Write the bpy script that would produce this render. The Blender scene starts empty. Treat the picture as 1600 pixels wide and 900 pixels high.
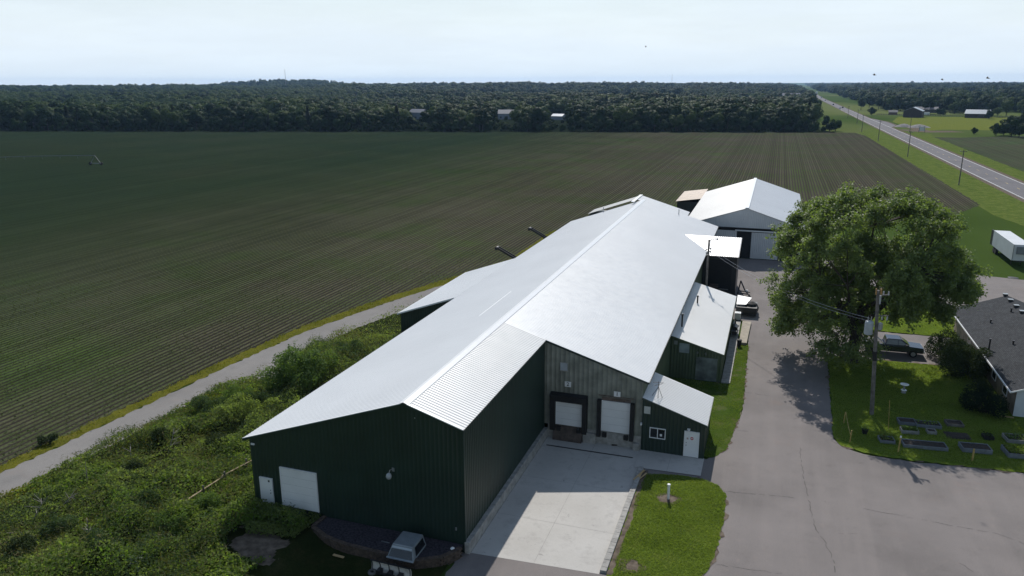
import bpy, bmesh, math, random
import numpy as np
from mathutils import Vector, Matrix

R = math.radians
S = bpy.context.scene
COL = S.collection
rng = np.random.default_rng(7)
random.seed(7)

# ------------------------------------------------------------------ camera, sky, sun, exposure
F_PX, PITCH, ROLL, YAW, CAM_H = 1181.33, 0.265, -0.0045, 0.3335, 29.432
fw = np.array([-math.sin(YAW)*math.cos(PITCH), math.cos(YAW)*math.cos(PITCH), -math.sin(PITCH)])
r0 = np.array([math.cos(YAW), math.sin(YAW), 0.0]); u0 = np.cross(r0, fw)
CR = math.cos(ROLL)*r0 + math.sin(ROLL)*u0
CU = -math.sin(ROLL)*r0 + math.cos(ROLL)*u0
cam = bpy.data.cameras.new('camera'); camo = bpy.data.objects.new('camera', cam); COL.objects.link(camo)
cam.sensor_width = 36.0; cam.lens = 36.0*F_PX/1600.0; cam.clip_start = 0.5; cam.clip_end = 60000
camo.matrix_world = Matrix(((CR[0], CU[0], -fw[0], 0), (CR[1], CU[1], -fw[1], 0), (CR[2], CU[2], -fw[2], CAM_H), (0, 0, 0, 1)))
S.camera = camo

SUN_EL, SUN_AZ = R(43.0), R(-12.5)          # azimuth from +Y towards +X
sun_dir = Vector((math.sin(SUN_AZ)*math.cos(SUN_EL), math.cos(SUN_AZ)*math.cos(SUN_EL), math.sin(SUN_EL)))
W = bpy.data.worlds.new('World'); S.world = W; W.use_nodes = True
wn = W.node_tree; wn.nodes.clear()
def wN(t, **k):
    n = wn.nodes.new(t)
    for a, b in k.items(): setattr(n, a, b)
    return n
out = wN('ShaderNodeOutputWorld'); bg = wN('ShaderNodeBackground'); bg.inputs['Strength'].default_value = 0.085
sky = wN('ShaderNodeTexSky'); sky.sky_type = 'NISHITA'; sky.sun_disc = False
sky.sun_elevation = SUN_EL; sky.sun_rotation = SUN_AZ
sky.air_density = 1.35; sky.dust_density = 0.4; sky.ozone_density = 2.0; sky.altitude = 300
tc = wN('ShaderNodeTexCoord'); mp = wN('ShaderNodeMapping'); mp.inputs['Scale'].default_value = (1.0, 1.0, 5.0)
cn = wN('ShaderNodeTexNoise'); cn.inputs['Scale'].default_value = 3.2; cn.inputs['Detail'].default_value = 7; cn.inputs['Roughness'].default_value = 0.6
cr = wN('ShaderNodeMapRange'); cr.inputs['From Min'].default_value = 0.40; cr.inputs['From Max'].default_value = 0.75
cr.inputs['To Min'].default_value = 0.12; cr.inputs['To Max'].default_value = 0.7
mixc = wN('ShaderNodeMix', data_type='RGBA'); mixc.inputs['B'].default_value = (9.1, 10.2, 11.1, 1)   # thin high cloud, in the sky's own units
wn.links.new(tc.outputs['Generated'], mp.inputs['Vector']); wn.links.new(mp.outputs[0], cn.inputs['Vector'])
sepw = wN('ShaderNodeSeparateXYZ'); wn.links.new(tc.outputs['Generated'], sepw.inputs[0])
hz_ = wN('ShaderNodeMapRange'); hz_.interpolation_type = 'SMOOTHSTEP'; wn.links.new(sepw.outputs['Z'], hz_.inputs['Value'])     # whiter towards the horizon: thicker air
for k_, v_ in zip(('From Min', 'From Max', 'To Min', 'To Max'), (0.0, 0.26, 0.97, 0.08)): hz_.inputs[k_].default_value = v_
dt_ = wN('ShaderNodeVectorMath', operation='DOT_PRODUCT'); wn.links.new(tc.outputs['Generated'], dt_.inputs[0]); dt_.inputs[1].default_value = (math.sin(SUN_AZ), math.cos(SUN_AZ), 0)
fs_ = wN('ShaderNodeMapRange'); fs_.interpolation_type = 'SMOOTHSTEP'; wn.links.new(dt_.outputs['Value'], fs_.inputs['Value'])      # haze glows on the sun's side of the sky
for k_, v_ in zip(('From Min', 'From Max', 'To Min', 'To Max'), (-0.35, 0.55, 0.12, 1.0)): fs_.inputs[k_].default_value = v_
mh_ = wN('ShaderNodeMath', operation='MULTIPLY'); wn.links.new(hz_.outputs[0], mh_.inputs[0]); wn.links.new(fs_.outputs[0], mh_.inputs[1])
addw = wN('ShaderNodeMath', operation='MULTIPLY_ADD'); wn.links.new(cn.outputs['Fac'], cr.inputs['Value']); wn.links.new(cr.outputs[0], addw.inputs[0]); addw.inputs[1].default_value = 0.30; wn.links.new(mh_.outputs[0], addw.inputs[2])
addw.use_clamp = True; wn.links.new(addw.outputs[0], mixc.inputs['Factor'])
wn.links.new(sky.outputs[0], mixc.inputs['A']); cl2 = wN('ShaderNodeTexNoise'); mp2 = wN('ShaderNodeMapping'); mp2.inputs['Scale'].default_value = (1.0, 1.0, 7.0); mp2.inputs['Rotation'].default_value = (0.05, 0.06, 0); cl2.inputs['Scale'].default_value = 5.5; cl2.inputs['Detail'].default_value = 8; cl2.inputs['Roughness'].default_value = 0.62
wn.links.new(tc.outputs['Generated'], mp2.inputs['Vector']); wn.links.new(mp2.outputs[0], cl2.inputs['Vector'])
cv_ = wN('ShaderNodeMapRange'); wn.links.new(cl2.outputs['Fac'], cv_.inputs['Value'])
for k_, v_ in zip(('From Min', 'From Max', 'To Min', 'To Max'), (0.38, 0.72, 0.975, 1.035)): cv_.inputs[k_].default_value = v_
mulc = wN('ShaderNodeMix', data_type='RGBA', blend_type='MULTIPLY'); mulc.inputs['Factor'].default_value = 1.0      # wisps
wn.links.new(mixc.outputs['Result'], mulc.inputs['A']); wn.links.new(cv_.outputs[0], mulc.inputs['B']); wn.links.new(mulc.outputs['Result'], bg.inputs['Color']); wn.links.new(bg.outputs[0], out.inputs['Surface'])
sl = bpy.data.lights.new('sun', 'SUN'); sl.energy = 4.2; sl.angle = R(0.53); sl.color = (1.0, 0.955, 0.89)
so = bpy.data.objects.new('sun', sl); COL.objects.link(so); so.location = (0, 0, 200)
so.rotation_euler = sun_dir.to_track_quat('Z', 'Y').to_euler()
S.view_settings.view_transform = 'Standard'; S.view_settings.look = 'None'; S.view_settings.gamma = 1.0
S.view_settings.use_curve_mapping = False; S.view_settings.exposure = 0.10
S.render.engine = 'CYCLES'
S.cycles.use_denoising = True
S.cycles.max_bounces = 6; S.cycles.diffuse_bounces = 2; S.cycles.glossy_bounces = 2; S.cycles.transmission_bounces = 4
S.cycles.volume_bounces = 0; S.cycles.transparent_max_bounces = 6; S.cycles.sample_clamp_indirect = 8

# ------------------------------------------------------------------ helpers
def at(x, y, z=0.0):
    """world point at height z seen at photo pixel (x, y) when the scene was surveyed"""
    d = fw + CR*(x-800)/F_PX - CU*(y-450)/F_PX
    t = (z-CAM_H)/d[2]
    return Vector((d[0]*t, d[1]*t, z))

OFF = {}
def tag(o, label=None, cat=None, group=None, kind=None):
    if label: o['label'] = label
    if cat: o['category'] = cat
    if group: o['group'] = group
    if kind: o['kind'] = kind
    return o
def thing(name, label, cat, loc=(0, 0, 0), rz=0.0, group=None, local=False):
    o = bpy.data.objects.new(name, None); COL.objects.link(o)
    o.location = loc; o.rotation_euler = (0, 0, rz); o.empty_display_size = 0.3
    OFF[o.name] = Vector((0, 0, 0)) if local else Vector(loc)
    return tag(o, label, cat, group)
def link_mesh(name, me, parent=None):
    o = bpy.data.objects.new(name, me); COL.objects.link(o)
    OFF[o.name] = OFF.get(parent.name, Vector((0, 0, 0))) if parent is not None else Vector((0, 0, 0))
    if parent is not None: o.parent = parent
    return o
def mesh_np(name, V, Fq, mats, parent=None, tint=None, smooth=False, fm=None, vn=None):
    """fast mesh from numpy verts (n,3) and faces (m,k)"""
    me = bpy.data.meshes.new(name)
    V = np.asarray(V, np.float32); Fq = np.asarray(Fq, np.int32)
    if parent is not None:
        V = V - np.array(OFF[parent.name], np.float32)
    m, k = Fq.shape
    me.vertices.add(len(V)); me.vertices.foreach_set('co', V.ravel())
    me.loops.add(m*k); me.loops.foreach_set('vertex_index', Fq.ravel())
    me.polygons.add(m); me.polygons.foreach_set('loop_start', np.arange(0, m*k, k, dtype=np.int32))
    try: me.polygons.foreach_set('loop_total', np.full(m, k, np.int32))
    except Exception: pass
    if smooth: me.polygons.foreach_set('use_smooth', np.ones(m, bool))
    for mm in (mats if isinstance(mats, (list, tuple)) else [mats]): me.materials.append(mm)
    if fm is not None: me.polygons.foreach_set('material_index', np.asarray(fm, np.int32))
    if tint is not None:
        a = me.attributes.new('tint', 'FLOAT', 'FACE'); a.data.foreach_set('value', np.asarray(tint, np.float32))
    me.update(calc_edges=True); me.validate()
    if vn is not None:
        me.polygons.foreach_set('use_smooth', np.ones(len(me.polygons), bool)); me.normals_split_custom_set_from_vertices(np.asarray(vn, np.float32))
    return link_mesh(name, me, parent)

class MB:
    def __init__(s): s.v = []; s.f = []; s.g = []
    def add(s, vs, fs):
        n = len(s.v); s.g.append((list(vs), list(fs))); s.v += [tuple(q) for q in vs]; s.f += [tuple(i+n for i in q) for q in fs]; return s
    def box(s, x0, x1, y0, y1, z0, z1):
        return s.add([(x0,y0,z0),(x1,y0,z0),(x1,y1,z0),(x0,y1,z0),(x0,y0,z1),(x1,y0,z1),(x1,y1,z1),(x0,y1,z1)],
                     [(0,3,2,1),(4,5,6,7),(0,1,5,4),(1,2,6,5),(2,3,7,6),(3,0,4,7)])
    def obox(s, c, ax, ay, az):
        c = Vector(c); ax = Vector(ax); ay = Vector(ay); az = Vector(az)
        vs = [c+sx*ax+sy*ay+sz*az for sz in (-1,1) for sy in (-1,1) for sx in (-1,1)]
        return s.add(vs, [(0,2,3,1),(4,5,7,6),(0,1,5,4),(1,3,7,5),(3,2,6,7),(2,0,4,6)])
    def bar(s, a, b, w, h=None):
        a = Vector(a); b = Vector(b); d = b-a; h = h or w
        side = d.cross(Vector((0,0,1)))
        if side.length < 1e-4: side = Vector((1,0,0))
        side.normalize(); up = side.cross(d).normalized()
        return s.obox((a+b)/2, d/2, side*w/2, up*h/2)
    def cyl(s, a, b, ra, rb=None, n=10, caps=True):
        a = Vector(a); b = Vector(b); rb = ra if rb is None else rb
        q = (b-a).to_track_quat('Z', 'Y'); vs = []
        for (c, r) in ((a, ra), (b, rb)):
            for i in range(n):
                t = 2*math.pi*i/n; vs.append(c + q @ Vector((r*math.cos(t), r*math.sin(t), 0)))
        fs = [(i, (i+1) % n, n+(i+1) % n, n+i) for i in range(n)]
        if caps: fs += [tuple(range(n-1, -1, -1)), tuple(range(n, 2*n))]
        return s.add(vs, fs)
    def tube(s, pts, r, n=6):
        for a, b in zip(pts[:-1], pts[1:]): s.cyl(a, b, r, r, n, True)
        return s
    def lathe(s, prof, c=(0,0,0), n=16):
        c = Vector(c); vs = []; m = len(prof)
        for r, z in prof:
            for i in range(n):
                t = 2*math.pi*i/n; vs.append(c+Vector((r*math.cos(t), r*math.sin(t), z)))
        fs = [(j*n+i, j*n+(i+1) % n, (j+1)*n+(i+1) % n, (j+1)*n+i) for j in range(m-1) for i in range(n)]
        fs += [tuple(range(n-1, -1, -1)), tuple(range((m-1)*n, m*n))]
        return s.add(vs, fs)
    def prism(s, poly, d):
        """poly: list of 3d points (planar), extruded by vector d"""
        n = len(poly); d = Vector(d); p = [Vector(q) for q in poly]
        vs = p + [q+d for q in p]
        fs = [tuple(range(n-1, -1, -1)), tuple(range(n, 2*n))] + [(i, (i+1) % n, n+(i+1) % n, n+i) for i in range(n)]
        return s.add(vs, fs)
    def each(s, name, mat, parent=None, **k):
        """one object per piece"""
        o = []
        for vs, fs in s.g:
            q = MB(); q.add(vs, fs); o.append(q.build(name, mat, parent, **k))
        return o
    def build(s, name, mat, parent=None, smooth=False, bevel=0.0):
        me = bpy.data.meshes.new(name)
        off = OFF[parent.name] if parent is not None else Vector((0,0,0))
        me.from_pydata([(a-off[0], b-off[1], c-off[2]) for a, b, c in s.v], [], s.f)
        bm = bmesh.new(); bm.from_mesh(me)
        bmesh.ops.recalc_face_normals(bm, faces=bm.faces)
        if bevel > 0:
            bmesh.ops.bevel(bm, geom=[e for e in bm.edges if len(e.link_faces) == 2 and e.calc_face_angle(0) > 0.5], offset=bevel, segments=2, affect='EDGES', profile=0.6)
        bm.to_mesh(me); bm.free()
        if smooth: me.polygons.foreach_set('use_smooth', np.ones(len(me.polygons), bool))
        me.materials.append(mat); me.update()
        return link_mesh(name, me, parent)

# ---- materials
def new_mat(name):
    m = bpy.data.materials.new(name); m.use_nodes = True
    return m, m.node_tree, m.node_tree.nodes['Principled BSDF']
def node(t, ty, **k):
    n = t.nodes.new(ty)
    for a, b in k.items():
        if a in n.inputs: n.inputs[a].default_value = b
        else: setattr(n, a, b)
    return n
def noise(t, vec, scale, detail=4, rough=0.55):
    n = node(t, 'ShaderNodeTexNoise'); n.inputs['Scale'].default_value = scale; n.inputs['Detail'].default_value = detail; n.inputs['Roughness'].default_value = rough
    t.links.new(vec, n.inputs['Vector']); return n.outputs['Fac']
def maprange(t, v, a, b, c=0.0, d=1.0):
    n = node(t, 'ShaderNodeMapRange'); t.links.new(v, n.inputs['Value'])
    for k, x in zip(('From Min','From Max','To Min','To Max'), (a, b, c, d)): n.inputs[k].default_value = x
    return n.outputs[0]
def mixrgb(t, f, a, b, mode='MIX'):
    n = node(t, 'ShaderNodeMix', data_type='RGBA', blend_type=mode)
    for s, v in (('Factor', f), ('A', a), ('B', b)):
        if isinstance(v, (tuple, list)): n.inputs[s].default_value = (*v[:3], 1)
        elif isinstance(v, (int, float)): n.inputs[s].default_value = v
        else: t.links.new(v, n.inputs[s])
    return n.outputs['Result']
def mth(t, op, a, b=0.0):
    n = node(t, 'ShaderNodeMath', operation=op)
    for i, v in enumerate((a, b)):
        if isinstance(v, (int, float)): n.inputs[i].default_value = v
        else: t.links.new(v, n.inputs[i])
    return n.outputs[0]
def pos(t): return node(t, 'ShaderNodeNewGeometry').outputs['Position']
def bump(t, p, h, strength, dist=0.05):
    n = node(t, 'ShaderNodeBump'); n.inputs['Strength'].default_value = strength; n.inputs['Distance'].default_value = dist
    t.links.new(h, n.inputs['Height']); t.links.new(n.outputs[0], p.inputs['Normal'])
def M(name, col, rough=0.6, metal=0.0, var=0.18, scale=1.5, col2=None, bmp=0.0, bscale=30.0, spec=0.5, fine=0.0):
    m, t, p = new_mat(name); P = pos(t)
    a = maprange(t, noise(t, P, scale, 5), 0.3, 0.7)
    c2 = col2 or tuple(c*(1-var*1.6) for c in col)
    c = mixrgb(t, a, c2, tuple(c_*(1+var*0.4) for c_ in col))
    if fine > 0:
        f = maprange(t, noise(t, P, 60.0, 3), 0.3, 0.7, 1-fine, 1+fine); c = mixrgb(t, 1.0, c, f, 'MULTIPLY')
    t.links.new(c, p.inputs['Base Color']); p.inputs['Roughness'].default_value = rough; p.inputs['Metallic'].default_value = metal
    p.inputs['Specular IOR Level'].default_value = spec
    if bmp > 0: bump(t, p, noise(t, P, bscale, 3), bmp)
    return m
def leaf_mat(name, dark, light, trans=0.3, odd=None):
    m = bpy.data.materials.new(name); m.use_nodes = True; t = m.node_tree; t.nodes.clear()
    o = node(t, 'ShaderNodeOutputMaterial'); at_ = node(t, 'ShaderNodeAttribute'); at_.attribute_name = 'tint'
    oi = node(t, 'ShaderNodeObjectInfo')
    f = mth(t, 'ADD', mth(t, 'MULTIPLY', at_.outputs['Fac'], 0.65), mth(t, 'MULTIPLY', oi.outputs['Random'], 0.35))
    c = mixrgb(t, f, dark, light)
    if odd:
        c = mixrgb(t, maprange(t, at_.outputs['Fac'], 0.86, 0.93), c, odd)
    d = node(t, 'ShaderNodeBsdfPrincipled'); d.inputs['Roughness'].default_value = 0.55; d.inputs['Specular IOR Level'].default_value = 0.02
    tr = node(t, 'ShaderNodeBsdfTranslucent'); mx = node(t, 'ShaderNodeMixShader'); mx.inputs[0].default_value = trans
    c2 = mixrgb(t, 1.0, c, (1.25, 1.35, 0.5), 'MULTIPLY')
    t.links.new(c, d.inputs['Base Color']); t.links.new(c2, tr.inputs['Color'])
    t.links.new(d.outputs[0], mx.inputs[1]); t.links.new(tr.outputs[0], mx.inputs[2]); t.links.new(mx.outputs[0], o.inputs['Surface'])
    return m

GREEN = M('green_metal_siding', (0.014, 0.032, 0.024), 0.42, 0, 0.15, 0.4)
GREEN2 = M('mid_green_siding', (0.075, 0.105, 0.062), 0.45, 0, 0.2, 0.5)
GREYSIDE = M('weathered_grey_siding', (0.24, 0.25, 0.215), 0.6, 0, 0.3, 0.9, fine=0.08)
WHITE = M('white_paint', (0.74, 0.75, 0.76), 0.4, 0, 0.05, 0.8)
WHITEW = M('white_wall_metal', (0.60, 0.61, 0.63), 0.42, 0, 0.06, 0.4)
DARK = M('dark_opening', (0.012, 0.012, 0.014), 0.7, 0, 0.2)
BLACK = M('black_rubber', (0.014, 0.014, 0.015), 0.75, 0, 0.3, 3)
BLACKMETAL = M('black_metal', (0.018, 0.019, 0.022), 0.45, 0.0, 0.2, 2)
GREYMETAL = M('grey_galvanised', (0.33, 0.35, 0.37), 0.4, 0.6, 0.15, 3)
GLASS = M('dark_window_glass', (0.015, 0.018, 0.022), 0.06, 0, 0.2, 1.0, spec=0.8)
CONC = None
WOOD = M('weathered_pole_wood', (0.165, 0.152, 0.140), 0.85, 0, 0.35, 2.5, fine=0.15)
PALEWOOD = M('pale_new_wood', (0.46, 0.33, 0.17), 0.75, 0, 0.2, 3)
YELLOWWOOD = M('yellow_stake', (0.42, 0.31, 0.10), 0.7, 0, 0.2, 3)
BARK = M('grey_brown_bark', (0.060, 0.048, 0.038), 0.9, 0, 0.35, 6, bmp=0.6, bscale=18)
STONE = M('brown_retaining_block', (0.10, 0.072, 0.055), 0.9, 0, 0.4, 5, bmp=0.5, bscale=14)
CURBM = M('curb_concrete', (0.34, 0.33, 0.31), 0.85, 0, 0.25, 2.5, fine=0.1)
SHINGLE = None
RUST = M('rusty_brown_roof', (0.25, 0.185, 0.14), 0.6, 0.1, 0.3, 1.2)
RED = M('red_sign_paint', (0.5, 0.05, 0.06), 0.5)
INK = M('black_ink', (0.012, 0.012, 0.014), 0.6)

def roof_mat(name, col, rough, wave):
    m, t, p = new_mat(name); P = pos(t)
    n1 = noise(t, P, 0.10, 5, 0.6); n2 = noise(t, P, 1.3, 4)
    sep = node(t, 'ShaderNodeMapping'); sep.inputs['Scale'].default_value = (0.12, 2.2, 0.12); t.links.new(P, sep.inputs['Vector'])
    n3 = noise(t, sep.outputs[0], 1.0, 5, 0.65)
    c = mixrgb(t, maprange(t, n1, 0.3, 0.7), tuple(x*0.90 for x in col), col)
    c = mixrgb(t, maprange(t, n3, 0.5, 0.85, 0, 0.25), c, tuple(x*0.85 for x in col))
    t.links.new(c, p.inputs['Base Color']); p.inputs['Roughness'].default_value = rough; p.inputs['Specular IOR Level'].default_value = 0.5
    r = maprange(t, n2, 0.3, 0.7, rough-0.04, rough+0.06); t.links.new(r, p.inputs['Roughness'])
    if wave: bump(t, p, n3, wave, 0.04)
    return m
ROOFW = roof_mat('white_metal_roofing', (0.66, 0.675, 0.69), 0.38, 0.07)
ROOFB = roof_mat('bright_new_roofing', (0.73, 0.73, 0.72), 0.34, 0.05)
ROOFO = roof_mat('old_galvanised_roofing', (0.50, 0.505, 0.50), 0.5, 0.3)
CAP = M('white_ridge_cap', (0.80, 0.81, 0.82), 0.3, 0, 0.03)

ROOFK = roof_mat('cool_grey_roofing', (0.53, 0.56, 0.60), 0.42, 0.12)
def conc_mat():
    m, t, p = new_mat('poured_concrete'); P = pos(t)
    c = mixrgb(t, maprange(t, noise(t, P, 0.35, 6, 0.65), 0.3, 0.7), (0.40, 0.385, 0.36), (0.49, 0.475, 0.45))
    st = maprange(t, noise(t, P, 0.7, 7, 0.72), 0.50, 0.72, 0, 0.6)
    c = mixrgb(t, st, c, (0.24, 0.225, 0.21))
    sp = maprange(t, noise(t, P, 1.6, 6, 0.65), 0.62, 0.72, 0, 0.55); c = mixrgb(t, sp, c, (0.13, 0.12, 0.115))
    c = mixrgb(t, 1.0, c, maprange(t, noise(t, P, 40, 3), 0.3, 0.7, 0.93, 1.06), 'MULTIPLY')
    t.links.new(c, p.inputs['Base Color']); p.inputs['Roughness'].default_value = 0.85; p.inputs['Specular IOR Level'].default_value = 0.3
    bump(t, p, noise(t, P, 25, 4), 0.15, 0.02); return m
CONC = conc_mat()
def asphalt_mat(name, base, tone2, grit=1.0):
    m, t, p = new_mat(name); P = pos(t)
    c = mixrgb(t, maprange(t, noise(t, P, 0.16, 6, 0.62), 0.3, 0.7), base, tone2)
    c = mixrgb(t, maprange(t, noise(t, P, 0.55, 6, 0.7), 0.55, 0.75, 0, 0.35), c, tuple(x*0.62 for x in base))
    c = mixrgb(t, maprange(t, noise(t, P, 1.7, 5, 0.6), 0.58, 0.72, 0, 0.35), c, (base[0]*1.5, base[1]*1.38, base[2]*1.3))
    stx = node(t, 'ShaderNodeMapping'); stx.inputs['Scale'].default_value = (0.9, 0.05, 1.0); t.links.new(P, stx.inputs['Vector'])
    c = mixrgb(t, maprange(t, noise(t, stx.outputs[0], 1.0, 4, 0.6), 0.45, 0.7, 0, 0.35), c, (base[0]*1.45, base[1]*1.42, base[2]*1.40))
    c = mixrgb(t, maprange(t, noise(t, P, 0.09, 3, 0.5), 0.52, 0.60, 0, 0.22), c, tuple(x*0.6 for x in base))
    c = mixrgb(t, 1.0, c, maprange(t, noise(t, P, 18, 5, 0.75), 0.25, 0.75, 1-0.35*grit, 1+0.35*grit), 'MULTIPLY')
    c = mixrgb(t, maprange(t, noise(t, P, 0.8, 6, 0.7), 0.64, 0.74, 0, 0.38), c, tuple(x*0.45 for x in base))
    c = mixrgb(t, maprange(t, noise(t, P, 0.22, 5, 0.6), 0.60, 0.75, 0, 0.35), c, (base[0]*1.35, base[1]*1.12, base[2]*1.0))
    t.links.new(c, p.inputs['Base Color']); p.inputs['Roughness'].default_value = 0.9; p.inputs['Specular IOR Level'].default_value = 0.15
    bump(t, p, noise(t, P, 22, 4), 0.3, 0.03); return m
ASPH = asphalt_mat('worn_asphalt', (0.162, 0.147, 0.141), (0.208, 0.188, 0.181))
HWY = asphalt_mat('highway_asphalt', (0.115, 0.110, 0.118), (0.140, 0.135, 0.143), 0.6)
PATHM = asphalt_mat('gravel_path', (0.165, 0.157, 0.150), (0.215, 0.205, 0.195))
GRAVEL = M('purple_grey_gravel', (0.060, 0.055, 0.066), 0.9, 0, 0.5, 7, col2=(0.02, 0.018, 0.022), bmp=0.9, bscale=9, spec=0.1)
DIRT = M('grey_brown_dirt', (0.165, 0.135, 0.108), 1.0, 0, 0.35, 1.8, fine=0.2, bmp=0.5, bscale=7, spec=0.0)
SOIL = M('dark_bed_soil', (0.035, 0.027, 0.022), 0.95, 0, 0.4, 5, bmp=0.8, bscale=12)
def shingle_mat():
    m, t, p = new_mat('grey_asphalt_shingle'); P = pos(t)
    b = node(t, 'ShaderNodeTexBrick'); b.inputs['Scale'].default_value = 1.0; b.inputs['Brick Width'].default_value = 0.3; b.inputs['Row Height'].default_value = 0.14
    b.inputs['Mortar Size'].default_value = 0.012
    b.inputs['Color1'].default_value = (0.034, 0.037, 0.042, 1); b.inputs['Color2'].default_value = (0.054, 0.058, 0.064, 1); b.inputs['Mortar'].default_value = (0.02, 0.021, 0.023, 1)
    mp_ = node(t, 'ShaderNodeMapping'); mp_.inputs['Rotation'].default_value = (0, 0, R(90)); t.links.new(P, mp_.inputs['Vector']); t.links.new(mp_.outputs[0], b.inputs['Vector'])
    c = mixrgb(t, 1.0, b.outputs['Color'], maprange(t, noise(t, P, 0.8, 5), 0.3, 0.7, 0.85, 1.12), 'MULTIPLY')
    t.links.new(c, p.inputs['Base Color']); p.inputs['Roughness'].default_value = 0.9; p.inputs['Specular IOR Level'].default_value = 0.12; bump(t, p, b.outputs['Fac'], 0.4, 0.02); return m
SHINGLE = shingle_mat()
def grass_mat(name, a, b, dry, dryamt=0.3):
    m, t, p = new_mat(name); P = pos(t)
    c = mixrgb(t, maprange(t, noise(t, P, 0.35, 6, 0.65), 0.3, 0.7), a, b)
    c = mixrgb(t, maprange(t, noise(t, P, 0.8, 6, 0.7), 0.52, 0.75, 0, dryamt), c, dry)
    c = mixrgb(t, 1.0, c, maprange(t, noise(t, P, 9, 5, 0.7), 0.25, 0.75, 0.6, 1.4), 'MULTIPLY')
    t.links.new(c, p.inputs['Base Color']); p.inputs['Roughness'].default_value = 1.0; p.inputs['Specular IOR Level'].default_value = 0.0
    bump(t, p, noise(t, P, 14, 4, 0.7), 0.8, 0.08); return m
LAWN = grass_mat('mown_lawn', (0.080, 0.125, 0.018), (0.13, 0.18, 0.026), (0.22, 0.20, 0.07), 0.55)
VERGE = grass_mat('rough_verge_grass', (0.060, 0.095, 0.020), (0.110, 0.140, 0.036), (0.21, 0.19, 0.07), 0.6)
MEADOW = grass_mat('yellow_green_meadow', (0.10, 0.125, 0.022), (0.14, 0.155, 0.035), (0.19, 0.17, 0.07), 0.5)
WEEDG = grass_mat('weedy_ground', (0.016, 0.024, 0.008), (0.030, 0.038, 0.013), (0.075, 0.06, 0.032), 0.4)

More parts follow.
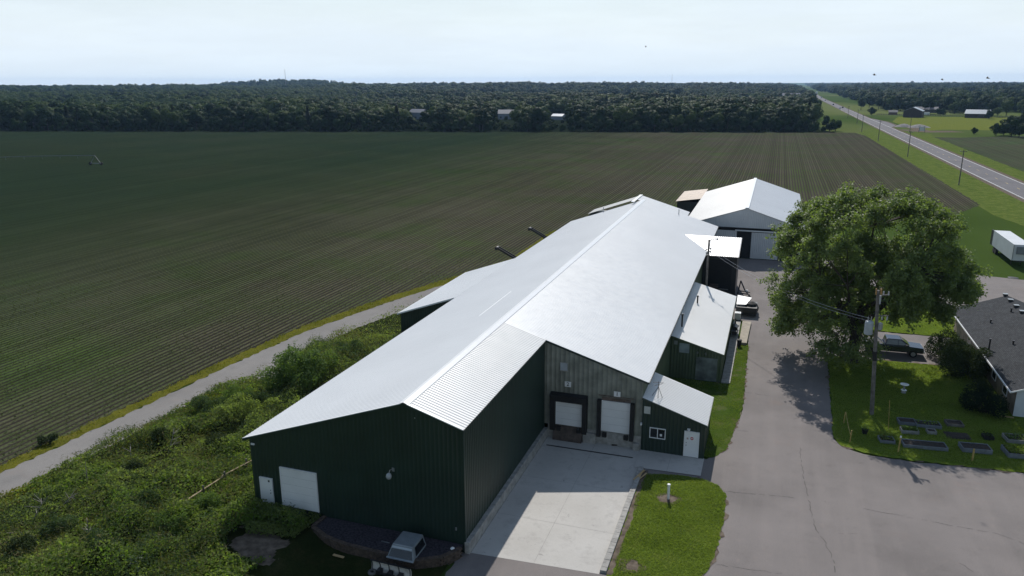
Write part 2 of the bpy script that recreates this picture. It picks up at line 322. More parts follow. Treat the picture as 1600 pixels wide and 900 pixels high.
def ground_mat():
    m, t, p = new_mat('open_country'); P = pos(t)
    big = noise(t, P, 0.0016, 3); mid = noise(t, P, 0.02, 5)
    c = mixrgb(t, maprange(t, mid, 0.3, 0.7), (0.040, 0.066, 0.016), (0.062, 0.095, 0.024))
    c = mixrgb(t, maprange(t, big, 0.50, 0.56), c, (0.11, 0.13, 0.045))
    t.links.new(c, p.inputs['Base Color']); p.inputs['Roughness'].default_value = 1.0; p.inputs['Specular IOR Level'].default_value = 0.0
    bump(t, p, noise(t, P, 3, 4), 0.6, 0.15); return m
GROUND = ground_mat()
def crop_mat(name, soil, soil2, plant, plant2, cover, row=0.76):
    """drilled rows running along Y: earth between, leaf along the row, a furrow relief"""
    m, t, p = new_mat(name); P = pos(t)
    sep = node(t, 'ShaderNodeSeparateXYZ'); t.links.new(P, sep.inputs[0])
    wob = maprange(t, noise(t, P, 0.05, 2), 0.0, 1.0, -0.10, 0.10)
    u = mth(t, 'ADD', mth(t, 'DIVIDE', sep.outputs[0], row), wob)
    tri = mth(t, 'MULTIPLY', mth(t, 'ABSOLUTE', mth(t, 'SUBTRACT', mth(t, 'FRACT', u), 0.5)), 2.0)     # 0 on the row, 1 between
    wnz = node(t, 'ShaderNodeTexWhiteNoise', noise_dimensions='1D'); t.links.new(mth(t, 'FLOOR', u), wnz.inputs['W'])
    st = node(t, 'ShaderNodeMapping'); st.inputs['Scale'].default_value = (1.0, 0.06, 1.0); t.links.new(P, st.inputs['Vector'])
    leafn = noise(t, P, 5.0, 3, 0.6); rown = noise(t, st.outputs[0], 1.0, 3, 0.6); patch = noise(t, P, 0.010, 5, 0.6); patch2 = noise(t, P, 0.06, 4, 0.6)
    th = mth(t, 'ADD', mth(t, 'ADD', cover, mth(t, 'MULTIPLY', mth(t, 'SUBTRACT', patch, 0.5), 0.5)), mth(t, 'MULTIPLY', mth(t, 'SUBTRACT', patch2, 0.5), 0.35))
    th = mth(t, 'ADD', th, mth(t, 'MULTIPLY', mth(t, 'SUBTRACT', rown, 0.5), 0.28)); th = mth(t, 'ADD', th, mth(t, 'MULTIPLY', mth(t, 'SUBTRACT', leafn, 0.5), 0.35))
    mask = maprange(t, mth(t, 'SUBTRACT', th, tri), -0.16, 0.16)
    sc = mixrgb(t, maprange(t, noise(t, P, 0.022, 5, 0.6), 0.42, 0.66), soil, soil2)
    sc = mixrgb(t, 1.0, sc, maprange(t, noise(t, P, 4, 4, 0.7), 0.25, 0.75, 0.75, 1.25), 'MULTIPLY')
    east = maprange(t, sep.outputs[0], -85.0, -20.0)
    sc = mixrgb(t, mth(t, 'MULTIPLY', east, 0.75), sc, (0.060, 0.050, 0.045)); plant = mixrgb(t, mth(t, 'MULTIPLY', east, maprange(t, patch, 0.3, 0.6, 0.3, 0.9)), plant, (0.074, 0.072, 0.048))
    west = mth(t, 'MULTIPLY', maprange(t, sep.outputs[0], -66.0, -160.0, 0.0, 0.95), maprange(t, patch, 0.3, 0.6, 0.6, 1.0))
    pc = mixrgb(t, mth(t, 'MAXIMUM', west, maprange(t, mth(t, 'ADD', mth(t, 'MULTIPLY', patch2, 0.6), mth(t, 'MULTIPLY', patch, 0.4)), 0.44, 0.62)), plant, plant2)
    sc = mixrgb(t, west, sc, (0.011, 0.0165, 0.011)); pc = mixrgb(t, west, pc, (0.021, 0.036, 0.019))
    pc = mixrgb(t, mth(t, 'MULTIPLY', maprange(t, noise(t, P, 0.028, 5, 0.65), 0.58, 0.70, 0, 0.75), maprange(t, west, 0.0, 0.45, 1.0, 0.0)), pc, (0.055, 0.098, 0.018))
    pc = mixrgb(t, 1.0, pc, maprange(t, leafn, 0.3, 0.7, 0.7, 1.3), 'MULTIPLY')
    c = mixrgb(t, 1.0, mixrgb(t, mask, sc, pc), maprange(t, wnz.outputs['Value'], 0.0, 1.0, 0.86, 1.14), 'MULTIPLY')
    t.links.new(c, p.inputs['Base Color']); p.inputs['Roughness'].default_value = 1.0; p.inputs['Specular IOR Level'].default_value = 0.0
    h = mth(t, 'SUBTRACT', mth(t, 'MULTIPLY', mask, 0.4), mth(t, 'MULTIPLY', tri, 0.6))
    bump(t, p, h, 0.6, 0.12); return m
CROP = crop_mat('row_crop_field', (0.013, 0.0125, 0.010), (0.042, 0.037, 0.031), (0.078, 0.079, 0.046), (0.050, 0.074, 0.024), 0.52)
CROP2 = crop_mat('young_grain_field', (0.06, 0.066, 0.05), (0.085, 0.085, 0.06), (0.035, 0.062, 0.024), (0.055, 0.085, 0.035), 0.75, 0.35)

LEAF_BIG = leaf_mat('maple_leaves', (0.054, 0.088, 0.024), (0.235, 0.30, 0.108), 0.48)
for n_ in LEAF_BIG.node_tree.nodes:
    if n_.type == 'BSDF_PRINCIPLED': n_.inputs['Specular IOR Level'].default_value = 0.4; n_.inputs['Roughness'].default_value = 0.55
LEAF_WOOD = leaf_mat('woodland_leaves', (0.007, 0.017, 0.009), (0.031, 0.064, 0.015), 0.10)
LEAF_LIGHT = leaf_mat('light_tree_leaves', (0.022, 0.046, 0.014), (0.078, 0.112, 0.030), 0.18)
LEAF_CONIF = leaf_mat('conifer_needles', (0.009, 0.018, 0.011), (0.022, 0.038, 0.020), 0.08)
LEAF_WEED = leaf_mat('weed_leaves', (0.036, 0.064, 0.020), (0.29, 0.35, 0.13), 0.50, odd=(0.17, 0.14, 0.06))
LEAF_WEED2 = leaf_mat('weed_leaves_bright', (0.060, 0.115, 0.018), (0.24, 0.36, 0.08), 0.5)
LEAF_YEL = leaf_mat('yellow_weeds', (0.085, 0.105, 0.012), (0.28, 0.24, 0.028), 0.3)
LEAF_BUSH = leaf_mat('shrub_leaves', (0.045, 0.088, 0.026), (0.19, 0.265, 0.095), 0.42)
LEAF_BLUE = leaf_mat('grey_green_weeds', (0.020, 0.040, 0.020), (0.105, 0.150, 0.075), 0.36)
LEAF_STRAW = leaf_mat('pale_grass_stalks', (0.085, 0.085, 0.035), (0.22, 0.20, 0.10), 0.3)
LEAF_DKBUSH = leaf_mat('dark_shrub_leaves', (0.018, 0.032, 0.014), (0.075, 0.098, 0.048), 0.2)
LEAF_GRASS = leaf_mat('grass_blades', (0.095, 0.15, 0.024), (0.255, 0.31, 0.085), 0.46)
LEAF_CROP = leaf_mat('crop_leaves', (0.034, 0.046, 0.018), (0.062, 0.080, 0.030), 0.22)
DEAD = M('dead_branch', (0.27, 0.24, 0.21), 0.85, 0, 0.3, 5)

# ---- leaves as small bent quads
def leaves(P, N, size, rs, aspect=0.55, flop=0.6):
    P = np.asarray(P, float); n = len(P); N = np.asarray(N, float) + rs.normal(0, flop, (n, 3))
    N /= np.linalg.norm(N, axis=1)[:, None]+1e-9
    a = rs.normal(0, 1, (n, 3)); T = np.cross(N, a); T /= np.linalg.norm(T, axis=1)[:, None]+1e-9
    B = np.cross(N, T); s = (np.asarray(size)*rs.uniform(0.6, 1.35, n))[:, None]
    v0 = P - T*s*0.5; v2 = P + T*s*0.5
    mid = P - N*s*0.10
    v1 = mid + B*s*aspect*0.5; v3 = mid - B*s*aspect*0.5
    V = np.stack([v0, v1, v2, v3], 1).reshape(-1, 3)
    F_ = np.arange(4*n).reshape(n, 4)
    g_ = np.cross(v1-v0, v3-v0); flip = (g_*N).sum(1) < 0; F_[flip] = F_[flip][:, ::-1]
    return V, F_
def soft(N, k, rs, up=0.0):
    n = np.asarray(N, float)+np.array([0, 0, up])+rs.normal(0, k, np.shape(N)); n /= np.linalg.norm(n, axis=1)[:, None]+1e-9; return np.repeat(n, 4, 0)
def vnoise(x, y, s, seed=0):
    """cheap smooth value noise 0..1"""
    x = np.asarray(x, float)/s + 37.1*seed; y = np.asarray(y, float)/s + 91.7*seed
    xi = np.floor(x); yi = np.floor(y); fx = x-xi; fy = y-yi; fx = fx*fx*(3-2*fx); fy = fy*fy*(3-2*fy)
    def h(a, b): 
        q = np.sin(a*127.1+b*311.7+seed*17.3)*43758.5453; return q-np.floor(q)
    return (h(xi, yi)*(1-fx)+h(xi+1, yi)*fx)*(1-fy) + (h(xi, yi+1)*(1-fx)+h(xi+1, yi+1)*fx)*fy
def inpoly(x, y, poly):
    x = np.asarray(x); y = np.asarray(y); c = np.zeros(x.shape, bool); n = len(poly)
    for i in range(n):
        x1, y1 = poly[i][:2]; x2, y2 = poly[(i+1) % n][:2]
        k = ((y1 > y) != (y2 > y)) & (x < (x2-x1)*(y-y1)/((y2-y1) if y2 != y1 else 1e-9)+x1); c ^= k
    return c

def rough_poly(pts, step=0.6, jit=0.12, seed=1, closed=True):
    rs = random.Random(seed); o = []; n = len(pts)
    for i in range(n):
        a = Vector(pts[i][:2]); b = Vector(pts[(i+1) % n][:2]); L = (b-a).length; k = max(1, int(L/step)) if L < 300 else 1
        nn = Vector((-(b-a).y, (b-a).x)).normalized() if L > 0 else Vector((0, 0))
        for j in range(k):
            q = a+(b-a)*j/k
            if j and k > 1: q = q + nn*rs.uniform(-jit, jit)
            o.append((q.x, q.y))
    return o
def sheet(name, pts, z, mat, kind='structure', step=0.6, jit=0.0, seed=1, label=None):
    q = rough_poly(pts, step, jit, seed) if jit > 0 else [tuple(p_[:2]) for p_ in pts]
    me = bpy.data.meshes.new(name); me.from_pydata([(a, b, z) for a, b in q], [], [tuple(range(len(q)))])
    bm = bmesh.new(); bm.from_mesh(me); bmesh.ops.triangulate(bm, faces=bm.faces)
    for f in bm.faces:
        if f.normal.z < 0: f.normal_flip()
    bm.to_mesh(me); bm.free(); me.materials.append(mat)
    o = link_mesh(name, me); tag(o, label, None, None, kind); return o

# ------------------------------------------------------------------ terrain
def sstep(a, b, x):
    t = np.clip((np.asarray(x, float)-a)/(b-a), 0, 1); return t*t*(3-2*t)
def terrain(x, y):
    x = np.asarray(x, float); y = np.asarray(y, float); r = np.hypot(x, y)
    left = sstep(0.15, -0.35, np.arctan2(x, y))
    z = -0.06 + sstep(760, 2400, r)*(4+5.5*left)*(0.75+0.5*vnoise(x, y, 700, 3))
    z = -0.06+(z+0.06)*sstep(25, 260, np.abs(x-72-np.maximum(0, y-1500)*0.012))
    hx, hy = -1660.0, 2330.0
    d = np.hypot((x-hx)*0.8+(y-hy)*0.55, ((y-hy)*0.8-(x-hx)*0.55)*0.8)
    z += 16*np.exp(-(d/190.0)**4)
    return z
rings = np.concatenate([[0.01], np.linspace(20, 760, 38), np.geomspace(800, 16000, 60)])
nseg = 240; ang = np.linspace(0, 2*math.pi, nseg, endpoint=False)
RR, AA = np.meshgrid(rings, ang, indexing='ij'); X = RR*np.sin(AA); Y = RR*np.cos(AA); Z = terrain(X, Y)
i, j = np.meshgrid(np.arange(len(rings)-1), np.arange(nseg), indexing='ij'); jn = (j+1) % nseg
Fg = np.stack([i*nseg+j, (i+1)*nseg+j, (i+1)*nseg+jn, i*nseg+jn], -1).reshape(-1, 4)[:, ::-1]
g = mesh_np('ground', np.stack([X, Y, Z], -1).reshape(-1, 3), Fg, GROUND, smooth=True); tag(g, kind='structure')

# crop field west and north of the buildings
f_pts = [at(0, 729), at(170, 651), at(350, 565), at(480, 508), at(620, 460), at(720, 430), at(800, 405)]
FIELD = [(-900, -60), (-59.6, 10)] + [(p.x, p.y) for p in f_pts] + [(-41.5, 150), (-30, 188), (8, 193), (40, 195), (48.5, 212), (46.5, 470), (43, 499),
         (30.4, 496.6), (-156, 453), (-486, 371), (-900, 268)]
sheet('crop_field', FIELD, -0.03, CROP, jit=0.25, step=1.5, seed=4)
# the gravel path along the field
pa = [(0, 740), (170, 661), (350, 575), (480, 517), (620, 468), (720, 437), (800, 413)]
pb = [(0, 778), (200, 683), (350, 602), (440, 590), (480, 548), (560, 512), (640, 482), (720, 455), (800, 425)]
PATH = [(-58.2, 8)] + [tuple(at(*q)[:2]) for q in pa] + [(-40.2, 150), (-37.8, 150)] + [tuple(at(*q)[:2]) for q in pb[::-1]] + [(-54.6, 8)]
sheet('gravel_path', PATH, -0.004, PATHM, jit=0.18, step=0.5, seed=5)
# highway, parallel to the barns, with shoulders and painted lines
sheet('highway_shoulder', [(59.6, 60), (71.6, 60), (71.6, 560), (78, 590), (78, 640), (71.6, 700), (73.5, 1500), (86, 2300), (78, 2300), (61, 1500), (59.6, 600)], -0.045, DIRT, jit=0.3, step=4, seed=6)
sheet('highway', [(60.9, 60), (70.1, 60), (70.1, 560), (76.2, 590), (76.2, 640), (70.1, 700), (72, 1500), (84.5, 2300), (79.5, 2300), (62.6, 1500), (60.9, 600)], -0.02, HWY)
LINE = M('road_line_white', (0.62, 0.62, 0.60), 0.6, 0, 0.2, 0.8); LINEY = M('road_line_yellow', (0.55, 0.38, 0.06), 0.6, 0, 0.2, 0.8)
mb = MB()
for x in (61.35, 69.5): mb.add([(x, 60, -0.016), (x+0.22, 60, -0.016), (x+0.22, 900, -0.016), (x, 900, -0.016)], [(0, 1, 2, 3)])
o = mb.build('edge_marking', LINE); tag(o, kind='structure')
mb = MB()
for k in range(70):
    y0 = 64+k*12.2; mb.add([(65.45, y0, -0.016), (65.6, y0, -0.016), (65.6, y0+3.05, -0.016), (65.45, y0+3.05, -0.016)], [(0, 1, 2, 3)])
o = mb.build('centre_marking', LINEY); tag(o, kind='structure')
sheet('verge', [(47.8, 196), (59.8, 140), (59.8, 560), (45, 500)], -0.05, VERGE, jit=0.3, step=3, seed=7)
sheet('far_verge', [(71.4, 150), (78.5, 250), (80, 470), (84, 500), (71.4, 520)], -0.05, VERGE, jit=0.3, step=3, seed=8)
sheet('grain_field', [(78.6, 245), (170, 300), (260, 470), (128, 494), (92, 468), (80.5, 470)], -0.04, CROP2, jit=0.4, step=3, seed=9)
sheet('green_grain_field', [(77.5, 150), (200, 150), (230, 340), (90, 335), (79.0, 246)], -0.036, grass_mat('lush_crop', (0.035, 0.075, 0.014), (0.05, 0.10, 0.02), (0.07, 0.10, 0.03), 0.3), jit=0.4, step=3, seed=10)
sheet('hay_meadow', [(82, 524), (98, 545), (135, 545), (250, 600), (330, 770), (96, 735), (80, 640)], -0.045, MEADOW, jit=0.6, step=4, seed=11)
sheet('meadow_track', [(72, 528), (84, 512), (105, 520), (100, 532), (88, 530), (84, 590), (79, 590), (80, 540), (72, 540)], -0.035, DIRT, jit=0.4, step=2, seed=12)

# yard asphalt
AS = [(-17.3, 5), (70, 5), (70, 63.4), (20.2, 62.9), (12, 62.2), (8.8, 62.4), (7.2, 63.2), (6.6, 64.6), (7.2, 86.3), (21, 87), (21.6, 97.2), (9.5, 97.2), (7.6, 99), (7.2, 110.5), (60, 111), (60, 127), (36, 131.5), (22, 135), (7, 137), (6, 133.3), (-8.4, 133.3), (-8.4, 98), (-1.6, 96.5), (-1.25, 87), (-1.0, 68.3), (-2.2, 59.2), (-3.3, 57.4), (-17.3, 57.4)]
sheet('asphalt_yard', AS, 0.0, ASPH, jit=0.10, step=0.5, seed=13)
isl = [(1007, 741), (1060, 743), (1100, 750), (1124, 760), (1134, 772), (1131, 815), (1120, 855), (1107, 890), (1085, 915), (940, 925), (962, 850), (985, 780)]
ISL = [tuple(at(*q)[:2]) for q in isl]
sheet('earth_edge', ISL, 0.02, DIRT, jit=0.34, step=0.45, seed=114)
sheet('lawn_island', ISL, 0.03, LAWN, jit=0.12, step=0.35, seed=14)
STRIP = [(-8.6, 58), (-4, 57.6), (-2.9, 57.8), (-1.9, 59.5), (-1.05, 68.3), (-1.25, 86.8), (-2.45, 86.9), (-2.55, 74.2), (-8.6, 74.2)]
sheet('earth_edge', STRIP, 0.012, DIRT, jit=0.32, step=0.4, seed=116)
sheet('lawn_strip', STRIP, 0.02, grass_mat('thin_lawn', (0.040, 0.074, 0.012), (0.07, 0.105, 0.02), (0.16, 0.14, 0.085), 0.75), jit=0.10, step=0.35, seed=15)
LAWNA = [(7.2, 86.2), (6.62, 64.8), (7.1, 63.4), (8.8, 62.6), (12, 62.4), (20.2, 63.0), (60, 63.6), (60, 86), (34, 88), (21, 86.8)]
sheet('earth_edge', LAWNA, 0.02, DIRT, jit=0.45, step=0.5, seed=115)
sheet('front_lawn', LAWNA, 0.03, LAWN, jit=0.12, step=0.35, seed=16)
LAWNB = [(7.8, 99), (9.6, 97.4), (24, 97.4), (24, 110.3), (7.6, 110.3)]
sheet('side_lawn', LAWNB, 0.03, LAWN, jit=0.12, step=0.35, seed=17)
sheet('dirt_margin', [(-7.85, 40.2), (-7.52, 40.2), (-7.4, 46), (-7.5, 54), (-7.85, 54)], 0.034, DIRT, jit=0.12, step=0.3, seed=18)
pb_ = at(1044, 780); 
sheet('dirt_ring', [(pb_.x+0.95*math.cos(a)*(1+0.15*math.sin(3*a)), pb_.y+0.75*math.sin(a)) for a in np.linspace(0, 2*math.pi, 24, endpoint=False)], 0.036, DIRT, jit=0.05, step=0.3)
pc_ = at(985, 885); sheet('bare_patch', [(pc_.x+0.9*math.cos(a)*(1+0.2*math.sin(3*a+1)), pc_.y+0.7*math.sin(a)) for a in np.linspace(0, 2*math.pi, 24, endpoint=False)], 0.036, DIRT, jit=0.08, step=0.3)
# loading court
sheet('concrete_lot', [(-16.62, 39.6), (-8.28, 40.1), (-8.28, 57.36), (-16.62, 57.36)], 0.006, CONC)
sheet('concrete_apron', [(-8.62, 54.2), (-3.5, 54.45), (-3.5, 57.4), (-8.62, 57.4)], 0.045, CONC)
mb = MB()
for a, b in (((-16.3, 55.7), (-9.0, 55.75)),): mb.add([(a[0], a[1]-0.09, 0.012), (b[0], b[1]-0.09, 0.012), (b[0], b[1]+0.09, 0.012), (a[0], a[1]+0.09, 0.012)], [(0, 1, 2, 3)])
o = mb.build('trench_drain', BLACKMETAL); tag(o, kind='structure')
mb = MB()
for y in (44.6, 50.2): mb.add([(-16.6, y, 0.0095), (-8.3, y+0.06, 0.0095), (-8.3, y+0.09, 0.0095), (-16.6, y+0.03, 0.0095)], [(0, 1, 2, 3)])
mb.add([(-12.45, 39.9, 0.0095), (-12.42, 39.9, 0.0095), (-12.42, 57.3, 0.0095), (-12.45, 57.3, 0.0095)], [(0, 1, 2, 3)])
mb.add([(-6.1, 54.4, 0.0485), (-6.07, 54.4, 0.0485), (-6.07, 57.35, 0.0485), (-6.1, 57.35, 0.0485)], [(0, 1, 2, 3)])
o = mb.build('concrete_joint', M('joint_filler', (0.34, 0.325, 0.305), 0.9)); tag(o, kind='structure')
# cracks and tar in the asphalt
mb = MB(); rs = random.Random(3)
def crack(pts, w):
    P_ = []
    for a, b in zip(pts[:-1], pts[1:]):
        a = Vector(a); b = Vector(b); k = max(2, int((b-a).length/0.3)); n_ = Vector((-(b-a).y, (b-a).x)).normalized()
        for q in range(k): P_.append(a+(b-a)*q/k+n_*rs.uniform(-0.07, 0.07))
    P_.append(Vector(pts[-1]))
    for a, b in zip(P_[:-1], P_[1:]):
        if rs.random() < 0.2: continue
        n_ = Vector((-(b-a).y, (b-a).x)).normalized()*w*rs.uniform(0.18, 0.5); e = (b-a)*0.1
        mb.add([(a.x-n_.x-e.x, a.y-n_.y-e.y, 0.004), (a.x+n_.x-e.x, a.y+n_.y-e.y, 0.004), (b.x+n_.x+e.x, b.y+n_.y+e.y, 0.004), (b.x-n_.x+e.x, b.y-n_.y+e.y, 0.004)], [(0, 1, 2, 3)])
for L, w in (([(1160, 612), (1205, 619)], .10), ([(1150, 672), (1180, 676)], .08), ([(1134, 768), (1180, 772), (1240, 778)], .09), ([(1250, 700), (1255, 745), (1262, 775), (1268, 800), (1275, 828), (1290, 848), (1304, 880), (1306, 899)], .07),
             ([(1275, 834), (1340, 834)], .04), ([(1350, 795), (1410, 806), (1480, 820), (1560, 834), (1600, 850)], .07), ([(1120, 882), (1170, 890), (1230, 897)], .07), ([(1180, 505), (1240, 512)], .05),
             ([(1300, 690), (1340, 701)], .08), ([(1500, 880), (1520, 893)], .06), ([(1178, 560), (1275, 574)], .035), ([(1240, 655), (1298, 640)], .04), ([(1170, 470), (1230, 476)], .04), ([(1190, 430), (1260, 445)], .05)):
    crack([at(*q)[:2] for q in L], w)
o = mb.build('asphalt_crack', M('crack_filler', (0.105, 0.094, 0.090), 0.9)); tag(o, kind='structure')

# ------------------------------------------------------------------ building kit
def corrug(name, base, top, L, spacing, h, N, mat, parent, w=0.32, close=None):
    """sheet from base(v) to top(v), v in 0..L, with raised trapezoid ribs every `spacing`, relief h along N"""
    N = Vector(N); vs = [0.0]; hs = [0.0]; v = spacing*0.5
    while v < L-spacing*0.3:
        a = spacing*w*0.5
        for q, e in ((v-a, 0), (v-a*0.5, h), (v+a*0.5, h), (v+a, 0)): vs.append(q); hs.append(e)
        v += spacing
    vs.append(L); hs.append(0.0)
    V = []
    for q, e in zip(vs, hs): V += [tuple(Vector(base(q))+N*e), tuple(Vector(top(q))+N*e)]
    n = len(vs); Fq = [(2*k, 2*k+2, 2*k+3, 2*k+1) for k in range(n-1)]
    return mesh_np(name, np.array(V), np.array(Fq), mat, parent)
def roof_slab(name, xa, za, xb, zb, y0, y1, spacing, h, mat, parent, th=0.10):
    """pitched sheet from (xa,za) up to (xb,zb) along y0..y1; ribs run with the slope"""
    N = Vector((-(zb-za), 0, xb-xa)); N = N if N.z > 0 else -N; N.normalize()
    o = corrug(name, lambda v: (xa, y0+v, za), lambda v: (xb, y0+v, zb), y1-y0, spacing, h, N, mat, parent)
    return o
def trim_strip(mb, a, b, w, h): mb.bar(a, b, w, h)
def door_leaf(parent, name, x0, x1, yf, z0, z1, mat, frame=0.07, facing=-1, panels=0, handle=True):
    d = MB(); d.box(x0, x1, yf-0.05, yf+0.02, z0, z1)
    o = d.build(name, mat, parent, bevel=0.008)
    fr = MB(); fr.box(x0-frame, x0, yf-0.085, yf+0.02, z0, z1+frame); fr.box(x1, x1+frame, yf-0.085, yf+0.02, z0, z1+frame); fr.box(x0, x1, yf-0.085, yf+0.02, z1, z1+frame)
    fr.build('frame', WHITE, o)
    if panels:
        g_ = MB()
        for k in range(1, panels):
            z = z0+(z1-z0)*k/panels; g_.box(x0+0.01, x1-0.01, yf-0.056, yf-0.051, z-0.012, z+0.012)
        g_.build('panel_joint', M('joint_shadow_grey', (0.60, 0.61, 0.62), 0.6), o)
    if handle:
        hd = MB(); hx = x0+0.12 if handle == 'l' else x1-0.12; hz = z0+1.0
        hd.cyl((hx, yf-0.052, hz), (hx, yf-0.11, hz), 0.035, 0.03, 8); hd.cyl((hx, yf-0.052, hz+0.22), (hx, yf-0.075, hz+0.22), 0.03, 0.03, 8)
        hd.each('handle', BLACKMETAL, o)
    return o
def window_unit(parent, x0, x1, yf, z0, z1, mull=True, name='window'):
    g_ = MB(); g_.box(x0, x1, yf-0.03, yf+0.02, z0, z1); o = g_.build(name, GLASS, parent)
    fr = MB(); w = 0.06
    fr.box(x0-w, x0, yf-0.07, yf+0.02, z0-w, z1+w); fr.box(x1, x1+w, yf-0.07, yf+0.02, z0-w, z1+w); fr.box(x0, x1, yf-0.07, yf+0.02, z1, z1+w); fr.box(x0, x1, yf-0.07, yf+0.02, z0-w, z0)
    if mull: xm = (x0+x1)/2; fr.box(xm-0.03, xm+0.03, yf-0.06, yf+0.02, z0, z1)
    fr.build('frame', WHITE, o); return o
def text_mesh(s, size, mat, parent, loc, name='number'):
    cu = bpy.data.curves.new(name, 'FONT'); cu.body = s; cu.size = size; cu.align_x = 'CENTER'; cu.align_y = 'CENTER'; cu.extrude = 0.004; cu.offset = 0.006
    o = bpy.data.objects.new('tmp', cu); me = bpy.data.meshes.new_from_object(o); bpy.data.objects.remove(o)
    off = OFF[parent.name]; me.transform(Matrix.Translation(Vector(loc)-off) @ Matrix.Rotation(R(90), 4, 'X')); me.materials.clear(); me.materials.append(mat)
    return link_mesh(name, me, parent)

# ------------------------------------------------------------------ the long barn
XL, XR_, X2, X3 = -33.15, -20.92, -16.98, -8.65
Y0, YD, YE = 39.52, 57.41, 129.4
ZR = 9.97
sL = (9.97-5.54)/(33.65-20.92); sR = (9.97-6.02)/(20.92-8.2)
zl = lambda x: ZR-sL*(XR_-x); zr_ = lambda x: ZR-sR*(x-XR_)
rz = lambda x: zl(x) if x < XR_ else zr_(x)
barn = thing('metal_barn', 'very long dark green metal barn with white ribbed roof and two loading doors', 'barn', (-21, 84, 0))
corrug('gable_wall', lambda v: (XL+v, Y0, -0.4), lambda v: (XL+v, Y0, rz(XL+v)-0.06), X2-XL, 0.305, 0.012, (0, -1, 0), GREEN, barn, w=0.25)
corrug('court_wall', lambda v: (X2, Y0+v, 0.80), lambda v: (X2, Y0+v, zr_(X2)-0.06), YD-Y0, 0.305, 0.026, (1, 0, 0), GREEN, barn, w=0.25)
corrug('dock_wall', lambda v: (X2+v, YD, 1.15), lambda v: (X2+v, YD, zr_(X2+v)-0.06), X3-X2, 0.40, 0.02, (0, -1, 0), GREYSIDE, barn, w=0.2)
corrug('east_wall', lambda v: (X3, YD+v, -0.1), lambda v: (X3, YD+v, zr_(X3)-0.06), YE-YD, 0.305, 0.022, (1, 0, 0), GREEN2, barn, w=0.25)
corrug('west_wall', lambda v: (XL, Y0+v, -0.4), lambda v: (XL, Y0+v, zl(XL)-0.06), YE-Y0, 0.305, 0.022, (-1, 0, 0), GREEN, barn, w=0.25)
corrug('rear_wall', lambda v: (XL+v, YE, -0.1), lambda v: (XL+v, YE, rz(XL+v)-0.06), X3-XL, 0.305, 0.022, (0, 1, 0), GREEN, barn, w=0.25)
# dock stem wall and its broken concrete
st = MB(); st.box(X2+0.32, X3, YD-0.06, YD+0.3, -0.2, 1.18)
st.prism([(-16.05, YD-0.062, 1.19), (-13.55, YD-0.062, 1.19), (-13.55, YD-0.55, 0), (-16.05, YD-0.55, 0)][::-1], (0, 0.001, 0.0)) if False else None
st.box(-13.5, -12.4, YD-0.32, YD-0.062, -0.2, 0.92); st.box(-9.25, -8.75, YD-0.40, YD-0.062, -0.2, 0.62)
st.build('dock_stem_wall', CURBM, barn)
dl = MB(); dl.prism([(-16.1, YD-0.064, 1.22), (-16.1, YD-0.60, 0.02), (-16.1, YD-0.064, 0.02)], (2.5, 0, 0)); dl.build('dock_ramp_plate', M('rusty_dock_plate', (0.10, 0.075, 0.062), 0.8, 0.1, 0.4, 2.5), barn)
# roofs: bold ribs over the front block, flatter sheets behind
hb = 0.030
roof_slab('front_roof', X2+0.10, zr_(X2+0.10)+0.0, XR_, ZR, Y0-0.12, YD+0.05, 0.30, hb, ROOFB, barn)
roof_slab('east_roof', -8.2, zr_(-8.2), XR_, ZR, YD+0.05, YE+0.12, 0.30, 0.016, ROOFW, barn)
roof_slab('west_roof', -33.65, zl(-33.65), XR_, ZR, Y0-0.12, YE+0.12, 0.30, 0.018, ROOFW, barn)
rc = MB()
for s in (-1, 1):
    xo = XR_+s*0.34; zo = (zl(xo) if s < 0 else zr_(xo))+0.055
    rc.add([(XR_, Y0-0.16, ZR+0.085), (XR_, YE+0.16, ZR+0.085), (xo, YE+0.16, zo), (xo, Y0-0.16, zo)], [(0, 1, 2, 3)])
    rc.add([(xo, Y0-0.16, zo), (xo, YE+0.16, zo), (xo, YE+0.16, zo-0.06), (xo, Y0-0.16, zo-0.06)], [(0, 1, 2, 3)])
rc.build('ridge_cap', CAP, barn)
tr = MB(); e = 0.03
def rake(x0, x1, y, f): tr.bar((x0, y, f(x0)-0.07), (x1, y, f(x1)-0.07), 0.04, 0.20)
rake(-33.65, XR_, Y0-0.14, zl); rake(XR_, X2+0.1, Y0-0.14, zr_); rake(X2+0.13, -8.2, YD-0.14+0.09, zr_)
tr.each('rake_trim', GREEN, barn)
tw = MB(); tw.bar((XR_+0.25, Y0-0.13, zr_(XR_+0.25)+0.05), (X2+0.1, Y0-0.13, zr_(X2+0.1)+0.05), 0.10, 0.05); tw.bar((X2+0.15, YD-0.10, zr_(X2+0.15)+0.045), (-8.22, YD-0.10, zr_(-8.22)+0.045), 0.12, 0.04)
tw.bar((-33.6, Y0-0.13, zl(-33.6)+0.03), (XR_-0.2, Y0-0.13, zl(XR_-0.2)+0.03), 0.08, 0.04)
tw.each('edge_flashing', CAP, barn)
ev = MB(); ev.bar((X2+0.09, Y0-0.1, zr_(X2+0.09)-0.10), (X2+0.09, YD-0.15, zr_(X2+0.09)-0.10), 0.05, 0.14); ev.bar((-8.19, YD, zr_(-8.19)-0.09), (-8.19, YE, zr_(-8.19)-0.09), 0.05, 0.14); ev.bar((-33.66, Y0-0.1, zl(-33.66)-0.09), (-33.66, YE, zl(-33.66)-0.09), 0.05, 0.14)
ev.each('eave_trim', GREEN, barn)
cb = MB(); cb.bar((X2, Y0-0.03, -0.1), (X2, Y0-0.03, zr_(X2)-0.2), 0.16, 0.10); cb.build('corner_trim', GREEN, barn)
